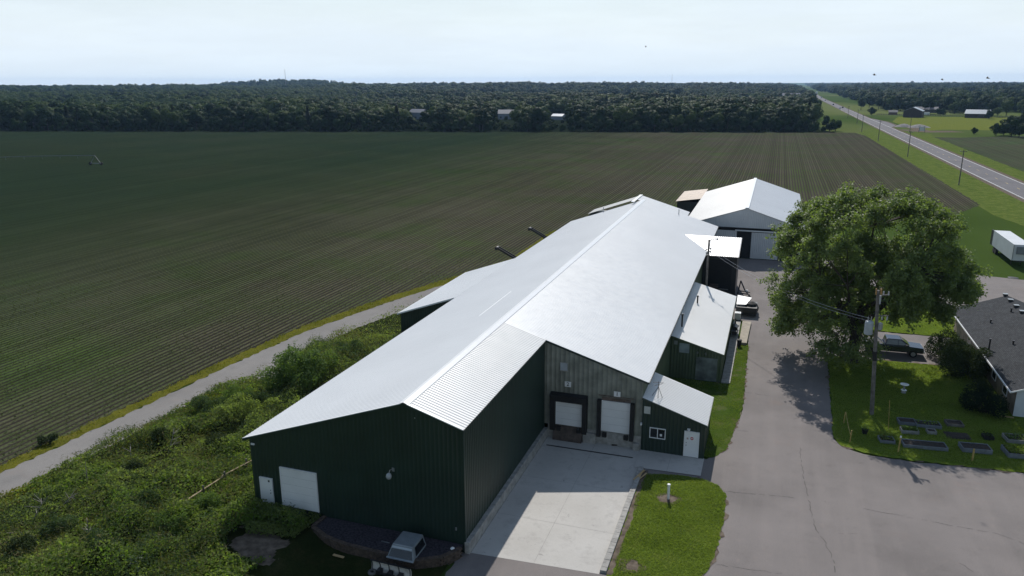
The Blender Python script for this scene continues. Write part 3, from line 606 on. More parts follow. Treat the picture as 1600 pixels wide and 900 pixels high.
# seams left by the roof joints
sm = MB()
for (x, ya, yb) in ((-24.7, 62.0, 71.0),):
    sm.bar((x, ya, zl(x)+0.02), (x, yb, zl(x)+0.02), 0.06, 0.02)
sm.each('roof_flashing', CAP, barn)
vp = MB()
for (x, y) in ((-14.6, 127.6), (-27.6, 128.4)):
    vp.cyl((x, y, rz(x)), (x, y, rz(x)+0.9), 0.07, 0.07, 8)
vp.each('vent_pipe', GREYMETAL, barn)
# doors of the front gable
door_leaf(barn, 'person_door', -32.5, -31.58, Y0-0.025, 0.62, 2.68, WHITE)
pl = MB(); pl.box(-31.87, -31.73, Y0-0.082, Y0-0.076, 2.45, 2.59); pl.build('door_sticker', INK, barn)
door_leaf(barn, 'overhead_door', -30.74, -27.9, Y0-0.025, 0.82, 3.76, WHITE, frame=0.06, panels=5, handle=False)
lm = MB(); lm.cyl((-21.95, Y0, 5.15), (-22.0, Y0-0.35, 5.25), 0.03, 0.03, 8); lm.cyl((-22.0, Y0-0.35, 5.25), (-22.05, Y0-0.45, 5.0), 0.03, 0.03, 8); lm.box(-22.03, -21.85, Y0-0.06, Y0-0.022, 5.0, 5.25)
lo = lm.build('yard_light', GREYMETAL, barn)
gl = MB(); gl.lathe([(0.06, 0.28), (0.16, 0.20), (0.20, 0.05), (0.15, -0.1), (0.04, -0.16)], (-22.05, Y0-0.45, 4.78)); gl.build('lamp_globe', M('frosted_lamp_glass', (0.45, 0.48, 0.50), 0.25), lo, smooth=True)
sl_ = MB(); sl_.box(-33.0, -32.72, Y0-0.10, Y0-0.02, 5.15, 5.27); sl_.build('camera_box', WHITE, barn)
ot = MB(); ot.box(-17.62, -17.52, Y0-0.08, Y0-0.02, 1.55, 1.75); ot.box(-20.25, -20.19, Y0-0.06, Y0-0.02, 9.0, 9.06); ot.each('outlet_box', GREYMETAL, barn)
# dock doors with black seals
def dock(x0, x1, z0, z1, ox0, ox1, oz, hood, num, nx, nz):
    d = door_leaf(barn, 'dock_door', x0, x1, YD-0.03, z0, z1, WHITE, frame=0.04, panels=4, handle=False)
    s = MB(); s.box(ox0, x0-0.04, YD-0.45, YD-0.02, z0-0.45, oz); s.box(x1+0.04, ox1, YD-0.45, YD-0.02, z0-0.45, oz)
    if hood: s.prism([(ox0, YD-0.02, oz+0.22), (ox0, YD-0.55, oz+0.10), (ox0, YD-0.47, z1-0.06), (ox0, YD-0.02, z1-0.06)], (ox1-ox0, 0, 0))
    s.each('dock_seal', BLACK, d)
    bmp_ = MB(); bmp_.box(x0+0.1, x0+0.45, YD-0.30, YD-0.064, 0.75, 1.14); bmp_.box(x1-0.45, x1-0.1, YD-0.30, YD-0.064, 0.75, 1.14); bmp_.each('bumper', BLACK, d)
    g_ = MB(); g_.box(nx-0.27, nx+0.27, YD-0.05, YD-0.022, nz-0.23, nz+0.23); sg = g_.build('number_sign', WHITE, barn)
    text_mesh(num, 0.44, INK, sg, (nx, YD-0.056, nz))
dock(-15.93, -13.65, 1.26, 3.56, -16.4, -13.2, 3.98, True, '2', -14.95, 5.0)
dock(-11.98, -9.62, 1.24, 3.94, -12.34, -9.27, 4.08, False, '1', -10.76, 4.66)
hb_ = MB(); hb_.bar((-12.3, YD-0.06, 4.42), (-9.25, YD-0.06, 4.42), 0.05, 0.06); hb_.box(-12.0, -9.6, YD-0.05, YD-0.02, 4.0, 4.3); hb_.build('door_header', M('worn_header', (0.16, 0.12, 0.10), 0.8, 0, 0.4, 3), barn)
gv = MB(); gv.box(-15.62, -15.02, YD-0.06, YD-0.02, 6.2, 6.85); go = gv.build('gable_vent', M('pale_vent', (0.42, 0.46, 0.50), 0.5), barn)
gf = MB(); gf.box(-15.68, -14.96, YD-0.05, YD-0.018, 6.12, 6.2); gf.box(-15.68, -14.96, YD-0.05, YD-0.018, 6.85, 6.9); gf.each('vent_frame', CURBM, go)
# rear section with the older roof
rear = thing('rear_barn_section', 'low older rear section of the long barn with dull grey roof and its own ridge', 'barn', (-21, 132, 0))
roof_slab('west_roof', -30.6, 9.95-sL*8.42, -22.18, 9.97, YE+0.14, 134.8, 0.3, 0.016, ROOFO, rear)
roof_slab('east_roof', -13.5, 7.35, -22.18, 9.97, YE+0.2, 134.8, 0.3, 0.016, ROOFW, rear)
rw = MB(); rw.box(-30.4, -13.6, YE+0.25, 134.6, 0, 6.95); rw.build('wall', GREEN, rear)
rg = MB(); rg.bar((-22.18, 126.2, 10.03), (-22.18, 134.9, 10.03), 0.5, 0.07); rg.build('ridge_cap', CAP, rear)
# west wing: the roof runs on down
wing = thing('barn_wing', 'green lean-to wing on the field side of the long barn under its running-on roof', 'barn wing', (-37.5, 88, 0))
XW = -41.15
roof_slab('roof', XW, zl(XW), -33.68, zl(-33.68), 77.0, 98.5, 0.3, 0.016, ROOFW, wing)
corrug('near_wall', lambda v: (-40.85+v, 77.2, -0.1), lambda v: (-40.85+v, 77.2, zl(-40.85+v)-0.05), -33.2+40.85, 0.305, 0.022, (0, -1, 0), GREEN, wing, w=0.25)
corrug('side_wall', lambda v: (-40.85, 77.2+v, -0.1), lambda v: (-40.85, 77.2+v, zl(-40.85)-0.05), 21.0, 0.305, 0.022, (-1, 0, 0), GREEN, wing, w=0.25)
t_ = MB(); t_.bar((XW, 76.98, zl(XW)-0.02), (-33.7, 76.98, zl(-33.7)-0.02), 0.05, 0.16); t_.bar((XW-0.02, 77, zl(XW)-0.05), (XW-0.02, 98.5, zl(XW)-0.05), 0.05, 0.12); t_.each('edge_trim', CAP, wing)
# office
office = thing('office_shed', 'small dark green office shed with white door and sliding window at dock door 1', 'shed', (-6.1, 60, 0))
OX0, OX1, OY0, OY1 = -8.63, -3.58, 57.35-0.35, 63.05
OY0 = 57.30
zo = lambda x: 4.74-(x+8.66)*(4.74-3.03)/(5.2)
corrug('front_wall', lambda v: (OX0+v, OY0, -0.05), lambda v: (OX0+v, OY0, zo(OX0+v)-0.06), OX1-OX0, 0.305, 0.022, (0, -1, 0), GREEN, office, w=0.25)
corrug('side_wall', lambda v: (OX1, OY0+v, -0.05), lambda v: (OX1, OY0+v, zo(OX1)-0.06), OY1-OY0, 0.305, 0.022, (1, 0, 0), GREEN, office, w=0.25)
corrug('back_wall', lambda v: (OX0+v, OY1, -0.05), lambda v: (OX0+v, OY1, zo(OX0+v)-0.06), OX1-OX0, 0.305, 0.022, (0, 1, 0), GREEN, office, w=0.25)
roof_slab('roof', -3.42, zo(-3.42), -8.64, zo(-8.64), OY0-0.18, OY1+0.15, 0.30, 0.035, ROOFB, office)
t_ = MB(); t_.bar((-3.41, OY0-0.2, zo(-3.41)-0.05), (-8.64, OY0-0.2, zo(-8.64)-0.05), 0.04, 0.16); t_.bar((-3.40, OY0-0.2, zo(-3.4)-0.06), (-3.40, OY1+0.15, zo(-3.4)-0.06), 0.04, 0.14); t_.each('edge_trim', GREEN, office)
do = door_leaf(office, 'door', -5.1, -4.04, OY0-0.025, 0.09, 2.25, WHITE, handle='l')
sg = MB(); sg.cyl((-4.55, OY0-0.077, 1.72), (-4.55, OY0-0.083, 1.72), 0.13, 0.13, 18); so_ = sg.build('round_sign', RED, do)
sg = MB(); sg.box(-4.64, -4.46, OY0-0.087, OY0-0.0835, 1.69, 1.75); sg.build('sign_bar', WHITE, so_)
sg = MB(); sg.box(-4.96, -4.82, OY0-0.082, OY0-0.076, 1.60, 1.76); sg.build('door_notice', M('pale_notice', (0.5, 0.38, 0.36), 0.6), do)
wo = window_unit(office, -7.9, -6.72, OY0-0.02, 1.34, 2.14)
nt = MB(); nt.box(-7.12, -6.94, OY0-0.058, OY0-0.052, 1.52, 1.72); nt.build('notice', WHITE, wo)
gv = MB(); gv.box(-8.48, -7.97, OY0-0.07, OY0-0.02, 3.36, 3.98); gv.build('wall_vent', M('pale_vent_b', (0.50, 0.52, 0.50), 0.5), office)
lg = MB(); lg.box(-4.95, -4.72, OY0-0.16, OY0-0.02, 2.42, 2.54); lg.cyl((-4.84, OY0-0.16, 2.47), (-4.80, OY0-0.24, 2.40), 0.06, 0.07, 8); lg.build('door_light', WHITE, office)
an = MB(); ax_, ay_ = -7.55, 58.3; az_ = zo(ax_)
an.cyl((ax_, ay_, az_), (ax_, ay_, az_+1.5), 0.025, 0.02, 6); an.bar((ax_-0.6, ay_-0.1, az_), (ax_, ay_, az_+1.0), 0.03); an.bar((ax_+0.3, ay_+0.4, az_-0.08), (ax_, ay_, az_+1.0), 0.03)
an.bar((ax_-0.45, ay_, az_+1.35), (ax_+0.45, ay_, az_+1.4), 0.03); an.bar((ax_-0.3, ay_-0.3, az_+1.2), (ax_+0.3, ay_+0.3, az_+1.2), 0.03)
an.build('antenna', BLACKMETAL, office)
sc_ = MB(); sc_.box(-8.72, -8.6, 57.02, 57.28, 2.35, 2.5); sc_.build('security_light', WHITE, office)
# middle lean-to
lean = thing('lean_to_shed', 'green lean-to shed with plain white roof halfway along the drive side of the long barn', 'shed', (-6, 86, 0))
LX1, LY0, LY1 = -3.5, 74.55, 97.0
zle = lambda x: 4.50-(x+8.7)*(1.5/5.35)
corrug('front_wall', lambda v: (-8.63+v, LY0, -0.05), lambda v: (-8.63+v, LY0, zle(-8.63+v)-0.06), LX1+8.63, 0.305, 0.022, (0, -1, 0), GREEN2, lean, w=0.25)
corrug('side_wall', lambda v: (LX1, LY0+v, -0.05), lambda v: (LX1, LY0+v, zle(LX1)-0.06), LY1-LY0, 0.305, 0.022, (1, 0, 0), GREEN2, lean, w=0.25)
corrug('back_wall', lambda v: (-8.63+v, LY1, -0.05), lambda v: (-8.63+v, LY1, zle(-8.63+v)-0.06), LX1+8.63, 0.305, 0.022, (0, 1, 0), GREEN2, lean, w=0.25)
roof_slab('roof', -3.33, zle(-3.33), -8.64, zle(-8.64), LY0-0.18, LY1+0.15, 0.30, 0.012, ROOFB, lean)
t_ = MB(); t_.bar((-3.32, LY0-0.2, zle(-3.32)-0.05), (-8.64, LY0-0.2, zle(-8.64)-0.05), 0.04, 0.16); t_.bar((-3.31, LY0-0.2, zle(-3.31)-0.06), (-3.31, LY1+0.15, zle(-3.31)-0.06), 0.04, 0.14); t_.each('edge_trim', GREEN2, lean)
t_ = MB(); t_.box(-7.75, -6.75, LY0-0.06, LY0-0.02, 2.75, 3.75); t_.build('wall_panel', M('pale_blue_panel', (0.30, 0.36, 0.38), 0.5), lean)
t_ = MB(); t_.box(-8.3, -7.95, LY0-0.06, LY0-0.02, 3.55, 3.95); t_.build('small_vent', GREYMETAL, lean)
t_ = MB(); t_.cyl((-5.9, LY0-0.03, 2.95), (-5.9, LY0-0.2, 2.9), 0.09, 0.1, 8); t_.cyl((-5.1, LY0-0.03, 2.95), (-5.1, LY0-0.2, 2.9), 0.09, 0.1, 8); t_.each('flood_light', GREYMETAL, lean)
t_ = MB(); t_.box(-6.0, -3.9, LY0-0.045, LY0-0.025, 0.0, 2.45); t_.build('patch_sheet', M('worn_sheet', (0.17, 0.20, 0.195), 0.5, 0, 0.4, 1.2), lean)
t_ = MB()
for (x, y, h_) in ((-8.0, 78.3, 1.3), (-7.4, 88.5, 0.8)): t_.cyl((x, y, zle(x)-0.05), (x, y, zle(x)+h_), 0.09, 0.09, 8); t_.cyl((x, y, zle(x)+h_), (x, y, zle(x)+h_+0.12), 0.15, 0.10, 8)
t_.each('flue', BLACKMETAL, lean)
# black box shed with the bright roof rising away from the camera
bs = thing('dark_shed', 'black walled shed with dazzling white roof beyond the lean-to', 'shed', (-6, 111, 0))
BY0, BY1 = 108.0, 114.5
w_ = MB(); w_.prism([(-3.95, BY0, 0), (-3.95, BY1, 0), (-3.95, BY1, 7.08), (-3.95, BY0, 5.62)], (-4.68, 0, 0)); w_.build('wall', BLACKMETAL, bs)
corrug('roof', lambda v: (-3.75-v, BY0-0.15, 5.72), lambda v: (-3.75-v, BY1+0.1, 7.22), 4.55, 0.3, 0.02, (0, -0.225, 0.97), ROOFB, bs)
w_ = MB(); N_ = Vector((0, -0.225, 0.97))
w_.add([(-8.3, BY0-0.15, 5.725), (-8.3, BY1+0.1, 7.225), (-11.98, BY1+0.1, 7.225)], [(0, 1, 2)]); w_.build('roof_saddle', ROOFB, bs)
w_ = MB(); w_.box(-7.9, -4.6, BY0-0.03, BY0-0.005, 0.5, 5.2); w_.build('shed_door', DARK, bs)
w_ = MB(); w_.bar((-7.7, BY0-0.1, 0.95), (-4.9, BY0-0.1, 0.95), 0.08, 0.08); w_.build('rail', GREYMETAL, bs)
# big white machine shed at the back
back = thing('machine_shed', 'big white gabled machine shed with sliding doors behind the long barn', 'shed', (-4, 155, 0))
KX0, KX1, KR, KY0, KY1, KZ = -14.2, 5.4, -3.9, 133.4, 176.6, 8.76
kl = lambda x: KZ-0.327*abs(x-KR)
corrug('gable', lambda v: (KX0+v, KY0, 5.3), lambda v: (KX0+v, KY0, max(5.31, kl(KX0+v)-0.06)), KX1-KX0, 0.305, 0.02, (0, -1, 0), WHITEW, back, w=0.25)
corrug('east_wall', lambda v: (KX1, KY0+v, 0), lambda v: (KX1, KY0+v, kl(KX1)-0.06), KY1-KY0, 0.305, 0.02, (1, 0, 0), WHITEW, back, w=0.25)
corrug('west_wall', lambda v: (KX0, KY0+v, 0), lambda v: (KX0, KY0+v, kl(KX0)-0.06), KY1-KY0, 0.305, 0.02, (-1, 0, 0), WHITEW, back, w=0.25)
corrug('rear_wall', lambda v: (KX0+v, KY1, 0), lambda v: (KX0+v, KY1, kl(KX0+v)-0.06), KX1-KX0, 0.305, 0.02, (0, 1, 0), WHITEW, back, w=0.25)
roof_slab('west_roof', KX0-0.25, kl(KX0-0.25), KR, KZ, KY0-0.2, KY1+0.2, 0.3, 0.015, ROOFO, back)
roof_slab('east_roof', KX1+0.2, kl(KX1+0.2), KR, KZ, KY0-0.2, KY1+0.2, 0.3, 0.015, ROOFK, back)
w_ = MB(); w_.bar((KR, KY0-0.25, KZ+0.03), (KR, KY1+0.25, KZ+0.03), 0.6, 0.10); w_.build('ridge_cap', CAP, back)
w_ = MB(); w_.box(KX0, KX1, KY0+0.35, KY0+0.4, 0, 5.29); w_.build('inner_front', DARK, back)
w_ = MB(); w_.box(KX0, -13.0, KY0, KY0+0.3, 0, 5.28); w_.box(4.9, KX1, KY0, KY0+0.3, 0, 5.28); w_.each('front_post', WHITEW, back)
corrug('sliding_door', lambda v: (-2.86+v, KY0+0.12, 0.06), lambda v: (-2.86+v, KY0+0.12, 4.6), 4.5, 0.305, 0.02, (0, -1, 0), WHITEW, back, w=0.25)
corrug('side_door', lambda v: (-9.4+v, KY0+0.16, 0.06), lambda v: (-9.4+v, KY0+0.16, 4.75), 4.1, 0.305, 0.02, (0, -1, 0), WHITEW, back, w=0.25)
w_ = MB(); w_.bar((-5.6, KY0-0.06, 4.85), (4.8, KY0-0.06, 4.85), 0.16, 0.20); w_.build('door_track', WHITE, back)
w_ = MB(); w_.bar((KX0, KY0-0.08, 5.28), (KX1, KY0-0.08, 5.28), 0.08, 0.14); w_.build('header_trim', BLACKMETAL, back)
# rusty annex on its far side
ann = thing('brown_roof_annex', 'dark walled annex with rusty brown roof beside the white machine shed', 'shed', (-17, 175, 0))
w_ = MB(); w_.box(-19.6, -14.5, 167, 183, 0, 4.3); w_.build('wall', BLACKMETAL, ann)
roof_slab('roof', -19.9, 4.35, -14.46, 5.15, 166.8, 183.2, 0.3, 0.015, RUST, ann)

# walks and slabs beside the lean-to
o = MB().box(-3.4, -2.52, 74.4, 96.0, -0.05, 0.10).build('concrete_walk', CURBM); tag(o, kind='structure')
rp = MB(); p1, p2, p3, p4 = at(1148, 504, .35), at(1168, 504, .35), at(1163, 536, .35), at(1148, 534, .35)
rp.prism([(-2.3, 86.9, -0.02), (-1.45, 86.9, -0.02), (-1.25, 95.5, -0.02), (-2.3, 95.5, -0.02)], (0, 0, 0.34)); o = rp.build('concrete_pad', M('tan_concrete', (0.33, 0.29, 0.23), 0.85, 0, 0.2, 2, fine=0.1), bevel=0.01); tag(o, kind='structure')
# court kerbs
kb = MB(); kb.box(X2-0.0, X2+0.34, Y0-0.1, YD-0.08, -0.2, 0.83); o = kb.build('concrete_kerb_wall', CURBM, bevel=0.015); tag(o, 'grey concrete stem wall along the foot of the green wall beside the loading court', 'wall')
rs = random.Random(9); kb = MB(); y = 40.3
while y < 54.1:
    kb.box(-8.26, -7.86, y, y+0.385, -0.1, 0.17+rs.uniform(-0.012, 0.012)); y += 0.4
o = kb.build('block_kerb', CURBM, bevel=0.012); tag(o, 'row of pale concrete blocks edging the grass island beside the loading court', 'kerb')
# ------------------------------------------------------------------ bank, gravel bed, retaining wall
def bank_z(x, y):
    x = np.asarray(x, float); y = np.asarray(y, float)
    z = 0.50*sstep(-50, -40, x)*sstep(82, 70, y) + 0.35*(vnoise(x, y, 5.0, 5)-0.4)*sstep(-52, -47, x)*sstep(-33.5, -36, x)
    z = z*(1-0.9*sstep(-28.2, -25.0, x))
    z -= 0.5*np.exp(-(((x+43)/2.2)**2+((y-48.5)/2.5)**2))
    return z + 0.0
PB = [tuple(at(*q)[:2]) for q in pb]
BANK = [(-54.7, 14)] + PB[:8] + [(-41.0, 98), (-41.0, 76), (-33.3, 76), (-33.3, 39.4), (-17.3, 39.4), (-17.3, 14)]
gx, gy = np.meshgrid(np.arange(-56, -17, 0.5), np.arange(14, 99, 0.5), indexing='ij'); zz = bank_z(gx, gy)
edge = np.where(inpoly(gx, gy, BANK), 0, -0.3); V = np.stack([gx, gy, zz+edge+0.01], -1).reshape(-1, 3); ny = gx.shape[1]
a, b = np.meshgrid(np.arange(gx.shape[0]-1), np.arange(ny-1), indexing='ij'); Fb = np.stack([a*ny+b, (a+1)*ny+b, (a+1)*ny+b+1, a*ny+b+1], -1).reshape(-1, 4)
cx = gx[:-1, :-1].ravel()+0.25; cy = gy[:-1, :-1].ravel()+0.25
keep = inpoly(cx, cy, BANK) | inpoly(cx+0.4, cy, BANK) | inpoly(cx-0.4, cy, BANK)
keep &= ~((cx > -33.2) & (cy > 39.4))
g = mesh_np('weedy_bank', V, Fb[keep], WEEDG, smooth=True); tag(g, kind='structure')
gb = [(-27.4, 39.45), (-27.5, 38.1)] + [tuple(at(*q, 0.6)[:2]) for q in ((508, 838), (540, 851), (604, 866), (650, 876), (690, 871), (716, 859))] + [(-17.05, 39.2)]
sheet('gravel_bed', gb + [(-17.05, 39.45)], 0.60, GRAVEL, jit=0.02)
wl = MB(); rs = random.Random(5)
def courses(pts, z0, z1, w, n):
    # stacked blocks along a polyline
    L = [0.0]
    for a, b in zip(pts[:-1], pts[1:]): L.append(L[-1]+(Vector(b)-Vector(a)).length)
    def pt(s):
        for k in range(len(pts)-1):
            if s <= L[k+1] or k == len(pts)-2:
                f = (s-L[k])/(L[k+1]-L[k]); return Vector(pts[k])*(1-f)+Vector(pts[k+1])*f
    h = (z1-z0)/n
    for c in range(n):
        s = 0.17*(c % 2)
        while s+0.36 < L[-1]:
            a, b = pt(s), pt(s+0.34); d = (b-a); nn = Vector((-d.y, d.x)).normalized()
            m_ = (a+b)/2; ww = w*rs.uniform(0.9, 1.1)
            wl.obox((m_.x, m_.y, z0+h*(c+0.5)), (d.x/2, d.y/2, 0), (nn.x*ww/2, nn.y*ww/2, 0), (0, 0, h*0.47)); s += 0.36
courses([Vector(q) for q in gb], -0.05, 0.68, 0.28, 5)
o = wl.build('retaining_wall', STONE); tag(o, 'low curved brown block retaining wall round the dark gravel bed', 'wall')
dp = at(405, 850, 0.4)
gx_, gy_ = np.meshgrid(np.arange(dp.x-3, dp.x+3.01, 0.15), np.arange(dp.y-3, dp.y+3.01, 0.15), indexing='ij')
an_ = np.arctan2(gy_-dp.y, gx_-dp.x); rr_ = np.hypot((gx_-dp.x)/2.0, (gy_-dp.y)/1.8)*(1+0.25*np.sin(2*an_))+0.55*(vnoise(gx_, gy_, 0.7, 61)-0.5)
zz_ = bank_z(gx_, gy_)+np.where(rr_ < 1, 0.03, -0.08); n_ = gx_.shape[1]; a_, b_ = np.meshgrid(np.arange(gx_.shape[0]-1), np.arange(n_-1), indexing='ij')
g = mesh_np('bare_dirt', np.stack([gx_, gy_, zz_], -1).reshape(-1, 3), np.stack([a_*n_+b_, (a_+1)*n_+b_, (a_+1)*n_+b_+1, a_*n_+b_+1], -1).reshape(-1, 4), DIRT, smooth=True); tag(g, kind='structure')
ds = MB().box(-32.75, -31.2, 38.6, 39.48, 0.2, 0.63).build('door_step', CURBM, bevel=0.02); tag(ds, kind='structure')

# ------------------------------------------------------------------ vegetation generators
def crown_points(rs, lobes, n, inner=0.55):
    """points on / in a set of lobes (x,y,z,r), dropping those buried deep in other lobes"""
    L = np.array(lobes, float); w = L[:, 3]**2; k = rs.choice(len(L), int(n*1.7), p=w/w.sum())
    d = rs.normal(0, 1, (len(k), 3)); d /= np.linalg.norm(d, axis=1)[:, None]
    rad = L[k, 3]*rs.uniform(inner, 1.05, len(k))**0.6
    P = L[k, :3]+d*rad[:, None]
    deep = np.zeros(len(P), bool)
    for q in L: deep |= np.linalg.norm(P-q[:3], axis=1) < q[3]*0.52
    P, d = P[~deep], d[~deep]
    return P[:n], d[:n]
def template(kind, seed):
    rs = np.random.default_rng(seed); h = 12.0
    if kind == 'conifer':
        n = 900; z = rs.uniform(0.12, 1, n)**0.8; r = (1-z)*2.6+0.15; a = rs.uniform(0, 2*math.pi, n); q = rs.uniform(0.5, 1.05, n)
        P = np.stack([r*q*np.cos(a), r*q*np.sin(a), z*h+rs.normal(0, .15, n)], 1); N = np.stack([np.cos(a), np.sin(a), 0.5+0*a], 1)
        sz, mat = 0.75, LEAF_CONIF; N = N*1.0
    else:
        wide = {'round': 4.6, 'tall': 3.2, 'spread': 5.6, 'bushy': 4.8}[kind]; zc = {'round': 7.2, 'tall': 7.2, 'spread': 7.4, 'bushy': 5.4}[kind]; vz = {'round': 4.4, 'tall': 5.0, 'spread': 3.8, 'bushy': 5.0}[kind]
        lob = []
        for _ in range(13):
            d = rs.normal(0, 1, 3); d /= np.linalg.norm(d); q = rs.uniform(0.35, 0.78)
            lob.append((d[0]*wide*q, d[1]*wide*q, zc+d[2]*vz*q, rs.uniform(0.30, 0.48)*wide))
        P, N = crown_points(rs, lob, 2000, 0.6); sz = 0.78; mat = {'round': LEAF_WOOD, 'tall': LEAF_WOOD, 'spread': LEAF_LIGHT, 'bushy': LEAF_WOOD}[kind]
        if kind == 'bushy': P[:, 2] *= 0.93
    cen = np.array([0, 0, 6.0]); out_ = P-cen; out_ /= np.linalg.norm(out_, axis=1)[:, None]+1e-9
    N = N*0.7+out_*0.5+np.array([0, 0, 0.15])
    V, F_ = leaves(P, N, np.full(len(P), sz), rs, 0.75, 0.30)
    cl = vnoise(P[:, 0]*3+P[:, 1], P[:, 2]*3, 5.0, seed)*0.7+rs.uniform(0, 0.3, len(P))
    root = thing('tree', 'tree', 'tree', (0, 0, 0), local=True)
    mesh_np('crown', V, F_, mat, root, tint=cl, vn=soft(N, 0.18, rs))
    tk = MB(); tk.cyl((0, 0, -0.2), (0.1, 0, 4.5), 0.28, 0.2, 8); tk.cyl((0.1, 0, 4.5), (0, 0.1, 8.5), 0.2, 0.07, 6)
    for q in range(5):
        a = q*1.26+seed; tk.cyl((0.1, 0, 3.6+q*0.7), (0.1+2.6*math.cos(a), 2.6*math.sin(a), 6+q*0.8), 0.11, 0.03, 5)
    tk.build('trunk', BARK, root)
    return root
TEMPL = {}
def copy_tree(src, loc, rz_, sc, label, group, cat='tree', name=None):
    r = src.copy(); COL.objects.link(r); r.location = loc; r.rotation_euler = (0, 0, rz_); r.scale = sc if isinstance(sc, tuple) else (sc, sc, sc)
    if name: r.name = name
    r['label'] = label; r['category'] = cat
    if group: r['group'] = group
    for c in list(src.children):
        k = c.copy(); COL.objects.link(k); k.parent = r
    return r
first_used = {}
def plant_tree(kind, seed, x, y, sc, label, group, name=None, z=None):
    key = (kind, seed); z = float(terrain(x, y)) if z is None else z
    rz_ = random.uniform(0, 6.28); s = sc if isinstance(sc, tuple) else (sc*random.uniform(0.9, 1.1), sc*random.uniform(0.9, 1.1), sc)
    if key not in TEMPL:
        r = template(kind, seed); TEMPL[key] = r
        r.location = (x, y, z); r.rotation_euler = (0, 0, rz_); r.scale = s; r['label'] = label
        if group: r['group'] = group
        if name: r.name = name
        return r
    return copy_tree(TEMPL[key], (x, y, z), rz_, s, label, group, name=name)

# tree line at the far edge of the field
KINDS = [('round', 1), ('round', 2), ('tall', 3), ('bushy', 4), ('bushy', 5), ('round', 6), ('spread', 7), ('conifer', 8)]
ea, eb = np.array([-640.0, 333.0]), np.array([34.0, 499.0]); ed = (eb-ea)/np.linalg.norm(eb-ea); en = np.array([-ed[1], ed[0]])
L_ = np.linalg.norm(eb-ea); s = 0.0; rs = random.Random(11)
lab = {'round': 'dark rounded broadleaf tree in the tree line at the far edge of the field', 'tall': 'dark narrow upright tree in the tree line at the far edge of the field',
       'bushy': 'dark bushy tree, leafy to the ground, in the tree line at the field edge', 'spread': 'lighter green spreading tree in the tree line at the far field edge',
       'conifer': 'dark pointed conifer in the tree line at the far field edge'}
HOUSE_SPOTS = [tuple(at(655, 186)[:2]), tuple(at(792, 186)[:2]), tuple(at(873, 187)[:2])]
while s < L_:
    for row in (0, 1):
        k = rs.choices(KINDS, [3, 3, 2, 4, 4, 3, 1.0+3.0*(s > 0.55*L_), 0.5])[0]
        if row == 0 and rs.random() < 0.55: k = rs.choice([('bushy', 4), ('bushy', 5)])
        p_ = ea+ed*(s+rs.uniform(-2.5, 2.5))+en*(5+row*9+rs.uniform(-2, 3))
        sc_ = rs.uniform(0.62, 1.02) if row == 0 else rs.uniform(0.85, 1.35)
        if p_[0] > 17: sc_ = min(sc_, 0.80)
        for hx, hy in HOUSE_SPOTS:
            dd = math.hypot(hx, hy)
            if abs(p_[0]*hy-p_[1]*hx)/dd < 9: sc_ = min(sc_, rs.uniform(0.36, 0.5)); k = ('bushy', 4)
        plant_tree(k[0], k[1], p_[0], p_[1], sc_, lab[k[0]], 'trees along the far edge of the field')
    s += rs.uniform(6.5, 9.5)
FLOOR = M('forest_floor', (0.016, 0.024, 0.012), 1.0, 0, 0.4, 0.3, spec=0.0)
q0, q1 = ea-en*5, eb-en*4; q2, q3 = eb+en*300, ea+en*420
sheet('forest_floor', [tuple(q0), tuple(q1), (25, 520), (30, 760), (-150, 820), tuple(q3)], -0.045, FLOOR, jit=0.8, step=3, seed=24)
rs = random.Random(12); s = 0.0
while s < L_-6:
    p_ = ea+ed*s+en*rs.uniform(1.0, 4.0); k = rs.choice([('bushy', 4), ('bushy', 5)])
    plant_tree(k[0], k[1], p_[0], p_[1], rs.uniform(0.26, 0.5), 'low bush along the foot of the tree line at the far field edge', 'bushes along the far edge of the field', name='bush'); s += rs.uniform(5, 9)
for hx, hy in HOUSE_SPOTS:
    dd = math.hypot(hx, hy); ux, uy = hx/dd, hy/dd
    for q in range(11):
        a_ = rs.uniform(-150, -14) if q else -12; c_ = rs.uniform(-10, 10); k = rs.choice([('bushy', 4), ('bushy', 5), ('spread', 7)]); x, y = hx+ux*a_-uy*c_, hy+uy*a_+ux*c_
        if (x-ea[0])*en[0]+(y-ea[1])*en[1] < 5: continue
        plant_tree(k[0], k[1], x, y, rs.uniform(0.3, 0.46), 'small garden tree in the gap before the houses beyond the field', 'garden trees before the far houses')
for px, py, sc_ in ((1335, 166, 1.0), (1352, 160, 1.2), (1440, 160, 1.3), (1460, 162, 1.2), (1500, 163, 1.3), (1520, 166, 1.2), (1555, 165, 1.3), (1585, 168, 1.3), (1400, 161, 1.3), (1425, 158, 1.3), (1480, 158, 1.4), (1540, 159, 1.3)):
    for q in range(3):
        p_ = at(px+rs.uniform(-8, 8), py+rs.uniform(-1.5, 1.5)); k = rs.choice([('round', 1), ('round', 6), ('spread', 7), ('bushy', 5), ('tall', 3)])
        if p_.x > 88: plant_tree(k[0], k[1], p_.x, p_.y, sc_*rs.uniform(0.8, 1.15), 'broadleaf tree in the loose wood behind the farms across the meadow', 'trees behind the farms')
